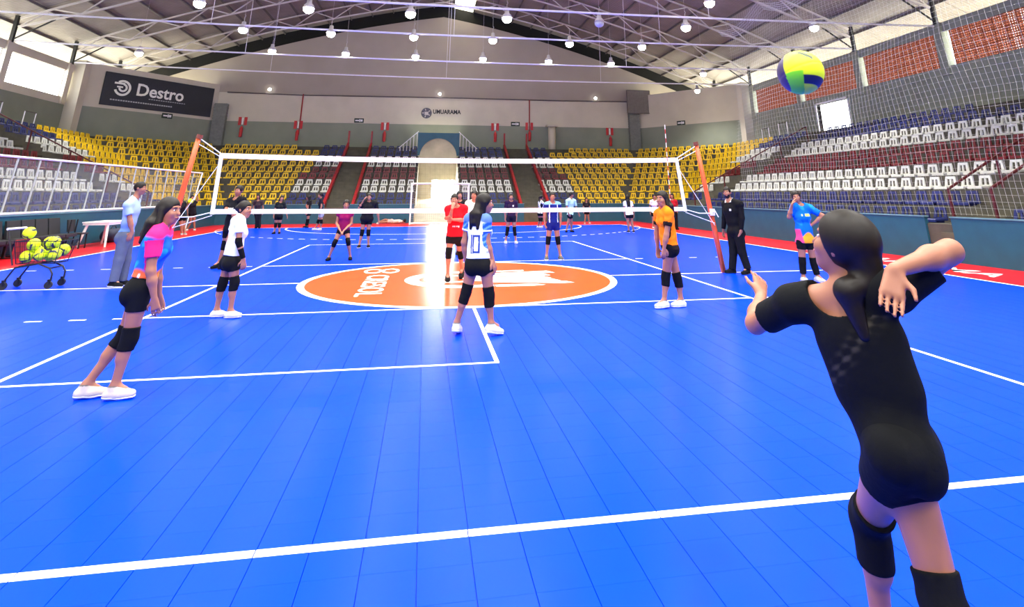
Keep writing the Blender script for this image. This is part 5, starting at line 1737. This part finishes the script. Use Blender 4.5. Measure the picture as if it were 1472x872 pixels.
    for c in ('L', 'R'):
        Q, K, A = g['P' + c], g['K' + c], g['A' + c]
        if low[0] == 'shorts':
            en = Q + (K - Q) * low[1]
            Lg.cone(Q + u * .02 * s, K, .088 * s + e2, .054 * s + e2 + look.get('short_flare', 0), 0.03, [(en, unit(K - Q))])
        else:
            Lg.cone(Q + u * .02 * s, K, .09 * s + e2, .066 * s + e2, 0.03)
            Lg.cone(K, A, .066 * s + e2, .056 * s + e2, 0.03, [(K + (A - K) * 1.02, unit(A - K))])
    Lo.extra(Lg)
    V, F = Lo.surface()
    tint = np.tile(np.array(srgb(*low[2])[:3]), (len(V), 1))
    link(low[0], np_mesh(low[0], V, F, m_attr_cloth, tint), root)
    # ---- knee pads, arm sleeves
    if look.get('pads', True):
        pa, pb_ = look.get('pad_len', (.095, .105))
        for c in ('L', 'R'):
            Q, K, A = g['P' + c], g['K' + c], g['A' + c]
            du, dn = unit(Q - K), unit(A - K)
            Kp = Field(h, 0.02)
            rr = look.get('pad_r', .008)
            Kp.cone(K + du * (pa + .06), K, .070 * s + rr, .056 * s + rr, 0.02, [(K + du * pa * s, du)])
            Kp.cone(K, K + dn * (pb_ + .06), .056 * s + rr, .050 * s + rr, 0.02, [(K + dn * pb_ * s, dn)])
            sh = dn
            kf = unit(g['T' + c] - sh * (g['T' + c] @ sh))
            Kp.ell(K + kf * .025 * s, np.array([kf, np.cross(kf, sh), sh]), (.045, .05, .075), 0.02)
            Kp.cone(K + (A - K) * .18 - kf * .016, K + (A - K) * .42 - kf * .016, .044 * s + rr, .044 * s + rr, 0.02, [(K + dn * pb_ * s, dn)])
            V, F = Kp.surface()
            link('knee_pad', np_mesh('knee_pad', V, F, m_attr_cloth, np.tile(np.array(srgb(14, 14, 16)[:3]), (len(V), 1))), root)
    if look.get('arm_sleeve'):
        for c in look['arm_sleeve']:
            E_, W_, S_ = g['E' + c], g['W' + c], g['S' + c]
            As = Field(h, 0.015)
            As.cone(E_ + (S_ - E_) * .35, E_, .050 * s, .049 * s, 0.01, [(E_ + (S_ - E_) * .22, unit(S_ - E_))])
            As.cone(E_, W_, .049 * s, .034 * s, 0.01, [(E_ + (W_ - E_) * .97, unit(W_ - E_))])
            V, F = As.surface()
            link('arm_sleeve', np_mesh('arm_sleeve', V, F, m_attr_cloth, np.tile(np.array(srgb(14, 14, 16)[:3]), (len(V), 1))), root)
    # ---- shoes
    shc, slc = look.get('shoe', ((235, 232, 226), (245, 245, 242)))
    for c in ('L', 'R'):
        A, t = g['A' + c], g['T' + c]
        hz = max(.036, A[2] - .055)
        heel = np.array([A[0], A[1], hz]) - t * .04 * s
        toe = np.array([A[0], A[1], .036]) + t * .138 * s
        mid = heel + (toe - heel) * .55
        dn = unit(np.cross(np.cross(t, [0, 0, 1.0]), toe - heel))
        if dn[2] > 0:
            dn = -dn
        sidev = unit(np.cross(t, [0, 0, 1.0]))
        Sf = Field(h * .9, 0.025)
        for o in (-.014, .014):
            Sf.cone(heel + sidev * o, mid + sidev * o * 1.3, .036 * s, .036 * s)
            Sf.cone(mid + sidev * o * 1.3, toe + sidev * o, .035 * s, .026 * s)
        Sf.cone(A - np.array([0, 0, .01]) - t * .005, heel + t * .05, .046 * s, .042 * s, 0.02, [(A + np.array([0, 0, .012]), (0, 0, 1.0))])
        Sf.cone(A - np.array([0, 0, .015]) + t * .01, mid + t * .03 + np.array([0, 0, .012]), .040 * s, .030 * s, 0.02, [(A + np.array([0, 0, .012]), (0, 0, 1.0))])
        base = heel + dn * .034
        Sf.cut(plane(base, dn))
        V, F = Sf.surface()
        tt = np.tile(np.array(srgb(*shc)[:3]), (len(V), 1))
        tt[(V[:, 2] > A[2] + .002)] *= .25
        al = (V - A) @ t
        tt[(al > .035) & (al < .11) & (np.abs((V - A) @ sidev) < .016) & (np.sin(al * 420) > 0) & (V[:, 2] > hz)] *= .45
        shoe = link('shoe', np_mesh('shoe', V, F, m_attr_cloth, tt), root)
        So = Field(h * .9, 0.02)
        for o in (-.014, .014):
            So.cone(heel + sidev * o, mid + sidev * o * 1.3, .041 * s, .040 * s)
            So.cone(mid + sidev * o * 1.3, toe + sidev * o, .040 * s, .034 * s)
        So.cut(plane(base + dn * .001, dn))
        So.cut(plane(base - dn * .02, -dn))
        V, F = So.surface()
        link('sole', np_mesh('sole', V, F, m_attr_cloth, np.tile(np.array(srgb(*slc)[:3]), (len(V), 1))), shoe)
    return root, g, (l, f, u, PE, N, T)

_ico = None
def ico(name, m, c, axes, r):
    """small ellipsoid, 8 x 6"""
    mb = MB()
    vs_, fs, nu, nv = [], [], 10, 6
    for j in range(nv + 1):
        for i in range(nu):
            th, ph = math.pi * j / nv, 2 * math.pi * i / nu
            q = (math.sin(th) * math.cos(ph) * r[0], math.sin(th) * math.sin(ph) * r[1], math.cos(th) * r[2])
            vs_.append(tuple(c + axes[0] * q[0] + axes[1] * q[1] + axes[2] * q[2]))
    for j in range(nv):
        for i in range(nu):
            fs.append((j * nu + i, (j + 1) * nu + i, (j + 1) * nu + (i + 1) % nu, j * nu + (i + 1) % nu))
    mb._add(vs_, fs)
    return mb.mesh(name, m, True)

def rgb(*c):
    return np.array(srgb(*c)[:3])
def smooth(x, a, b):
    t = np.clip((x - a) / (b - a), 0, 1)
    return (t * t * (3 - 2 * t))[:, None]
def blend(A, B, w):
    return A * (1 - w) + B * w

def top_pink(lp, arm):
    x, y, z = lp.T
    c = np.tile(rgb(28, 92, 214), (len(x), 1))
    c = blend(c, rgb(40, 170, 226), smooth(np.sin(x * 30 + z * 9) + np.sin(z * 17 - y * 22), .9, 1.4) * .7)
    w = np.sin(x * 26 + y * 19) * .05
    c = blend(c, rgb(238, 104, 58), smooth(.30 - z + w, 0, .05))
    c = blend(c, rgb(250, 150, 40), smooth(np.sin(x * 40 + y * 33 + z * 20), .3, .6) * smooth(.28 - z + w, 0, .04))
    c = blend(c, rgb(246, 240, 236), smooth(np.sin(y * 60 - x * 25), .75, .9) * smooth(.26 - z, 0, .04))
    c = blend(c, rgb(30, 150, 222), smooth(.07 - z - .3 * y, 0, .04))
    c = blend(c, rgb(228, 40, 112), smooth(z + .25 * np.abs(x) + w * .4, .86, .92))
    c = blend(c, rgb(228, 40, 112), (arm > .05)[:, None].astype(float))
    return c
def top_cyan(lp, arm):
    x, y, z = lp.T
    c = np.tile(rgb(10, 100, 196), (len(x), 1))
    c = blend(c, rgb(40, 150, 220), smooth(np.sin(x * 30 + z * 9) + np.sin(z * 15), 1.0, 1.5) * .6)
    c = blend(c, rgb(246, 160, 40), smooth(.16 - z + .10 * np.sin(x * 16 + 1.2), 0, .04))
    c = blend(c, rgb(230, 70, 120), smooth(-x - .09 - (z - .2) * .1, 0, .02) * smooth(.35 - z, 0, .05))
    c = blend(c, rgb(230, 70, 120), smooth(x - .10, 0, .02) * smooth(.62 - z, 0, .04) * smooth(z - .4, 0, .04))
    c = blend(c, rgb(240, 220, 90), smooth(.05 - np.abs(x - .055), 0, .01) * smooth(.04 - np.abs(z - .72), 0, .01) * smooth(y, .02, .05))
    c = blend(c, rgb(240, 240, 250), smooth(.014 - np.abs(x + .05), 0, .006) * smooth(.03 - np.abs(z - .72), 0, .01) * smooth(y, .02, .05))
    return c
def top_number(lp, arm):
    x, y, z = lp.T
    c = np.tile(rgb(240, 242, 246), (len(x), 1))
    blue = smooth(z + .7 * np.abs(x) * (1 + 0 * z), .93, .97)
    c = blend(c, rgb(40, 96, 190), blue * .9)
    a = (arm > .1)
    c = blend(c, rgb(38, 92, 186), a[:, None].astype(float))
    c = blend(c, rgb(110, 160, 224), (a & (np.sin(x * 70 + z * 50) > .4))[:, None].astype(float) * .8)
    c = blend(c, rgb(240, 242, 246), (a & (arm > .43) & (arm < .49))[:, None].astype(float))
    side = smooth(np.abs(x), .125, .15) * smooth(.55 - z, 0, .05) * smooth(z - .15, 0, .05)
    c = blend(c, rgb(60, 80, 120), side * (np.sin(z * 60) > .2)[:, None] * .6)
    bk = (y < 0)
    # the number on the back
    one = bk & (np.abs(x - .040) < .011) & (z > .22) & (z < .60)
    ox, oz = (x + .028) / .050, (z - .41) / .19
    r = np.maximum(np.abs(ox), np.abs(oz))
    zero = bk & (r < 1) & ~((np.abs(ox) < .56) & (np.abs(oz) < .76))
    c[one | zero] = rgb(30, 60, 130)
    return c
def top_orange(lp, arm):
    x, y, z = lp.T
    c = np.tile(rgb(234, 116, 14), (len(x), 1))
    c = blend(c, rgb(250, 150, 36), smooth(np.sin(z * 20 + x * 18 + y * 14), .3, .9) * .5)
    c = blend(c, rgb(30, 22, 20), ((arm > .36))[:, None].astype(float))
    c = blend(c, rgb(30, 22, 20), smooth(.06 - z, 0, .02))
    return c
def top_blackprint(lp, arm):
    x, y, z = lp.T
    c = np.tile(rgb(20, 20, 24), (len(x), 1))
    m = (y > 0) & (np.abs(x) < .085) & (np.abs(z - .66) < .055) & ((np.abs(z - .68) < .02) | (np.sin(x * 110) > -.2))
    c[m] = rgb(228, 228, 228)
    return c
def top_red(lp, arm):
    x, y, z = lp.T
    c = np.tile(rgb(214, 18, 30), (len(x), 1))
    c[(y > 0) & (np.abs(x) < .07) & (np.abs(z - .36) < .02) & (np.sin(x * 160) > -.5)] = rgb(240, 220, 220)
    return c
def top_polo(lp, arm):
    x, y, z = lp.T
    return blend(np.tile(rgb(158, 182, 222), (len(x), 1)), rgb(86, 124, 184), smooth(.5 - z, 0, .5))
def top_coach(lp, arm):
    x, y, z = lp.T
    c = np.tile(rgb(16, 16, 19), (len(x), 1))
    c[(y > 0) & (np.abs(x - .07) < .02) & (np.abs(z - .72) < .035)] = rgb(190, 190, 190)
    c[(z > .97) & (np.abs(x) < .085)] = rgb(235, 235, 235)
    return c
def top_server(lp, arm):
    x, y, z = lp.T
    c = np.tile(rgb(15, 16, 18), (len(x), 1))
    a = np.sin(x * 90 + 3 * np.sin(z * 12)) * np.sin(z * 70 + x * 25)
    band = np.exp(-((x - .02 + (z - .62) * .55) / .035) ** 2) * ((y < 0) & (z > .40) & (z < .86))
    c = blend(c, rgb(86, 80, 66), (np.clip(a + .2, 0, 1) * band * .55)[:, None])
    return c
def top_navy(lp, arm):
    x, y, z = lp.T
    c = np.tile(rgb(24, 34, 110), (len(x), 1))
    c[np.abs(np.abs(x) - .11) < .012] = rgb(220, 226, 240)
    c[(z > .93)] = rgb(120, 170, 220)
    return c
def top_purple(lp, arm):
    x, y, z = lp.T
    c = np.tile(rgb(40, 22, 50), (len(x), 1))
    c[(y > 0) & ((x - .05) ** 2 + ((z - .7) * .5) ** 2 < .0007)] = rgb(210, 200, 210)
    return c
def top_stripe(lp, arm):
    x, y, z = lp.T
    c = np.tile(rgb(235, 235, 232), (len(x), 1))
    c[np.sin(x * 70 + y * 50) > .1] = rgb(24, 24, 28)
    return c
def top_orangeblack(lp, arm):
    x, y, z = lp.T
    c = np.tile(rgb(26, 22, 24), (len(x), 1))
    c[(z > .45) & (z < .8) & (y > .03)] = rgb(220, 140, 100)
    return c
def top_whiteback(lp, arm):
    x, y, z = lp.T
    c = np.tile(rgb(238, 238, 238), (len(x), 1))
    c[(y < 0) & (np.abs(x) < .05) & (np.abs(z - .45) < .09) & (np.sin(x * 90) > .1)] = rgb(60, 60, 66)
    return c

BLK = ('shorts', .40, (16, 16, 18))
WHITE_SHOE = ((196, 194, 188), (232, 232, 230))
BLACK_SHOE = ((20, 20, 22), (40, 40, 44))
DARKSOLE = ((22, 22, 24), (225, 225, 222))
PEOPLE = [
 ('server', 'girl in black jersey and shorts serving in the right foreground, seen from behind', dict(top=top_server, top_name='jersey', sleeve=.66, hem=-.05, bottom=('shorts', .36, (15, 16, 18)), hair='low_tail', hair_vol=1.09, look_up=.35, neckline=.118, neck_f=-.02, tail_side=.045, hip=.84, waist=1.10, rise=.16, pad_len=(.10, .15), shoe=WHITE_SHOE, curlL=.35, curlR=.22, palmR=(-.55, -.80, .1), palmL=(.2, .9, .2), open=True, loose=.0105)),
 ('pink', 'girl in pink-sleeved blue jersey leaning forward, white shoes, at the left', dict(top=top_pink, top_name='jersey', sleeve=.58, hem=.09, bottom=('shorts', .40, (16, 17, 20)), hair='long', hair_len=.16, shoe=((196, 184, 166), (236, 234, 230)), pad_len=(.09, .09))),
 ('whitetee', 'girl in plain white T-shirt with a black arm sleeve, standing left of the net', dict(top=(238, 240, 242), sleeve=.5, hem=.07, drape=True, bottom=('shorts', .40, (18, 18, 20)), hair='bun', arm_sleeve='R', shoe=WHITE_SHOE)),
 ('number', 'girl with long dark hair in white and blue number 10 jersey, mid court', dict(top=top_number, top_name='jersey', sleeve=.52, hem=.06, drape=True, bottom=('shorts', .22, (16, 16, 18)), hair='long', hair_len=.16, shoe=WHITE_SHOE, pad_len=(.10, .12))),
 ('orange', 'girl with long hair in orange jersey with black cuffs, right of the centre circle', dict(top=top_orange, top_name='jersey', sleeve=.55, hem=-.05, drape=True, bottom=('shorts', .26, (16, 16, 18)), hair='long', hair_len=.16, front_lock=0, shoe=((200, 206, 206), (246, 246, 244)), pad_len=(.09, .12))),
 ('coach', 'bearded man in black sweater and trousers walking beside the right post', dict(top=top_coach, top_name='sweater', sleeve=2, hem=-.08, loose=.022, bottom=('trousers', 1, (18, 18, 21)), hair='short', man=True, beard=True, pads=False, shoe=BLACK_SHOE)),
 ('cyan', 'girl in bright blue jersey with orange hem, hand at her mouth, far right', dict(top=top_cyan, top_name='jersey', sleeve=.72, hem=-.04, drape=True, loose=.02, bottom=('shorts', .34, (16, 16, 18)), hair='low_tail', pad_len=(.10, .20), shoe=WHITE_SHOE)),
 ('grey', 'man in pale blue polo and grey tracksuit trousers at the left', dict(top=top_polo, top_name='polo_shirt', sleeve=.62, hem=.05, loose=.02, bottom=('trousers', 1, (92, 99, 114)), hair='short', man=True, pads=False, shoe=DARKSOLE)),
 ('red', 'player in red T-shirt with a hand over the face under the net', dict(top=top_red, sleeve=.62, hem=.02, drape=True, bottom=('shorts', .36, (20, 18, 20)), hair='short', shoe=BLACK_SHOE, loose=.02, palmR=(0, 1, .2))),
 ('cream', 'girl in cream T-shirt behind the net, half hidden by the number 10 player', dict(top=(232, 222, 200), sleeve=.6, hem=-.02, drape=True, hair='low_tail', shoe=WHITE_SHOE)),
 ('darkhair', 'girl with loose dark hair standing right behind the red T-shirt', dict(top=(28, 26, 30), sleeve=.6, hem=0, hair='long', shoe=BLACK_SHOE)),
 ('maroon', 'girl in maroon sleeveless top crouching ready with hands joined', dict(top=(120, 16, 74), top_name='tank_top', sleeve=0, hem=.0, drape=True, bottom=('shorts', .30, (18, 18, 22)), hair='bun', shoe=BLACK_SHOE)),
 ('blackcap', 'stocky girl in black T-shirt touching her head, left of the goal', dict(top=(20, 20, 24), sleeve=.8, hem=-.1, drape=True, slim=1.12, loose=.03, hair='bun', shoe=DARKSOLE)),
 ('navy', 'girl in navy blue kit with white stripes facing the net', dict(top=top_navy, top_name='jersey', sleeve=.5, hem=.04, bottom=('shorts', .34, (22, 30, 100)), hair='bun', shoe=((90, 90, 84), (240, 240, 236)))),
 ('purple', 'girl in dark purple jersey with a round badge, right of the tunnel', dict(top=top_purple, top_name='jersey', sleeve=.7, hem=.02, bottom=('shorts', .36, (26, 22, 36)), hair='bun', shoe=WHITE_SHOE, pad_len=(.1, .2))),
 ('mint', 'player in mint green T-shirt and black shorts looking away, far right court', dict(top=(178, 214, 200), sleeve=.7, hem=-.02, drape=True, man=True, loose=.022, bottom=('shorts', .45, (20, 20, 22)), hair='short', pads=False, shoe=BLACK_SHOE)),
 ('stripe', 'girl in black and white striped jersey stretching out an arm, far court', dict(top=top_stripe, top_name='jersey', sleeve=.5, hem=0, hair='ponytail', shoe=WHITE_SHOE)),
 ('faraisle', 'short dark-clad girl with white shoes by the far wall', dict(top=(34, 30, 34), sleeve=.6, hem=0, hair='long', hair_len=.2, pads=False, shoe=WHITE_SHOE)),
 ('whiteback', 'girl with long dark hair in white jersey, turned away, far right', dict(top=top_whiteback, top_name='jersey', sleeve=.5, hem=-.02, drape=True, hair='long', hair_len=.32, pads=False, shoe=DARKSOLE)),
 ('redfar', 'girl in red T-shirt and black leggings behind the orange player', dict(top=(178, 26, 40), sleeve=.6, hem=.04, bottom=('leggings', 1, (22, 20, 24)), hair='long', hair_len=.2, pads=False, shoe=BLACK_SHOE)),
 ('whitefar', 'girl in pale T-shirt and dark shorts left of the orange player', dict(top=(226, 214, 210), sleeve=.6, hem=0, hair='ponytail', pads=False, shoe=WHITE_SHOE)),
 ('blackleft', 'tall girl in black T-shirt with white print behind the white T-shirt', dict(top=top_blackprint, sleeve=.7, hem=-.06, drape=True, loose=.02, bottom=('shorts', .5, (18, 18, 20)), hair='bun', shoe=BLACK_SHOE)),
 ('lean', 'girl in black T-shirt leaning sideways before the yellow seats, arms spread', dict(top=(24, 28, 28), sleeve=.7, hem=0, drape=True, hair='long', hair_len=.2, shoe=BLACK_SHOE)),
 ('duoleft', 'girl in orange and black shirt, left of a pair by the far aisle', dict(top=top_orangeblack, sleeve=.5, hem=.02, hair='long', hair_len=.2, shoe=BLACK_SHOE, pad_len=(.05, .3))),
 ('duoright', 'girl in black top and grey shorts, right of a pair by the far aisle', dict(top=(30, 28, 32), sleeve=.6, hem=.12, bottom=('shorts', .42, (170, 166, 160)), hair='ponytail', shoe=WHITE_SHOE)),
 ('fara', 'dark-clad girl holding a yellow ball by the left post', dict(top=(26, 24, 28), sleeve=.6, hem=-.02, hair='long', hair_len=.2, pads=False, shoe=WHITE_SHOE)),
 ('farb', 'dark-clad girl raising one arm by the left guard rail end', dict(top=(30, 26, 30), sleeve=.4, hem=-.12, drape=True, hair='ponytail', pads=False, shoe=WHITE_SHOE)),
 ('fargrey', 'girl in grey-brown top by the far wall behind the white T-shirt girl', dict(top=(58, 44, 48), sleeve=.6, hem=0, bottom=('leggings', 1, (30, 28, 32)), hair='long', hair_len=.2, pads=False, shoe=BLACK_SHOE)),
]
for key, lab, look in PEOPLE:
    build_person(key, lab, look)

# somebody lying on the red border before the far wall
POSES['lying'] = dict(f=(-2.6, 23.3), yaw=0, hyaw=90, h=1.6, head=(.72, 0, .14), neck=(.56, 0, .12), pel=(.02, 0, .12), SL=(.5, .16, .12), SR=(.5, -.16, .12), EL=(.3, .26, .08), ER=(.3, -.26, .08),
    WL=(.1, .26, .05), WR=(.1, -.26, .05), HL=(.0, .26, .05), HR=(.0, -.26, .05), PL=(0, .09, .12), PR=(0, -.09, .12), KL=(-.38, .12, .22), KR=(-.38, -.12, .1), AL=(-.74, .12, .1), AR=(-.76, -.12, .08), TL=(-.3, .95, 0), TR=(-.3, -.95, 0))
build_person('lying', 'person in pale clothes lying on the red border before the far wall', dict(top=(206, 180, 170), sleeve=.6, hem=0, bottom=('shorts', .6, (190, 160, 150)), hair='short', pads=False, shoe=WHITE_SHOE))
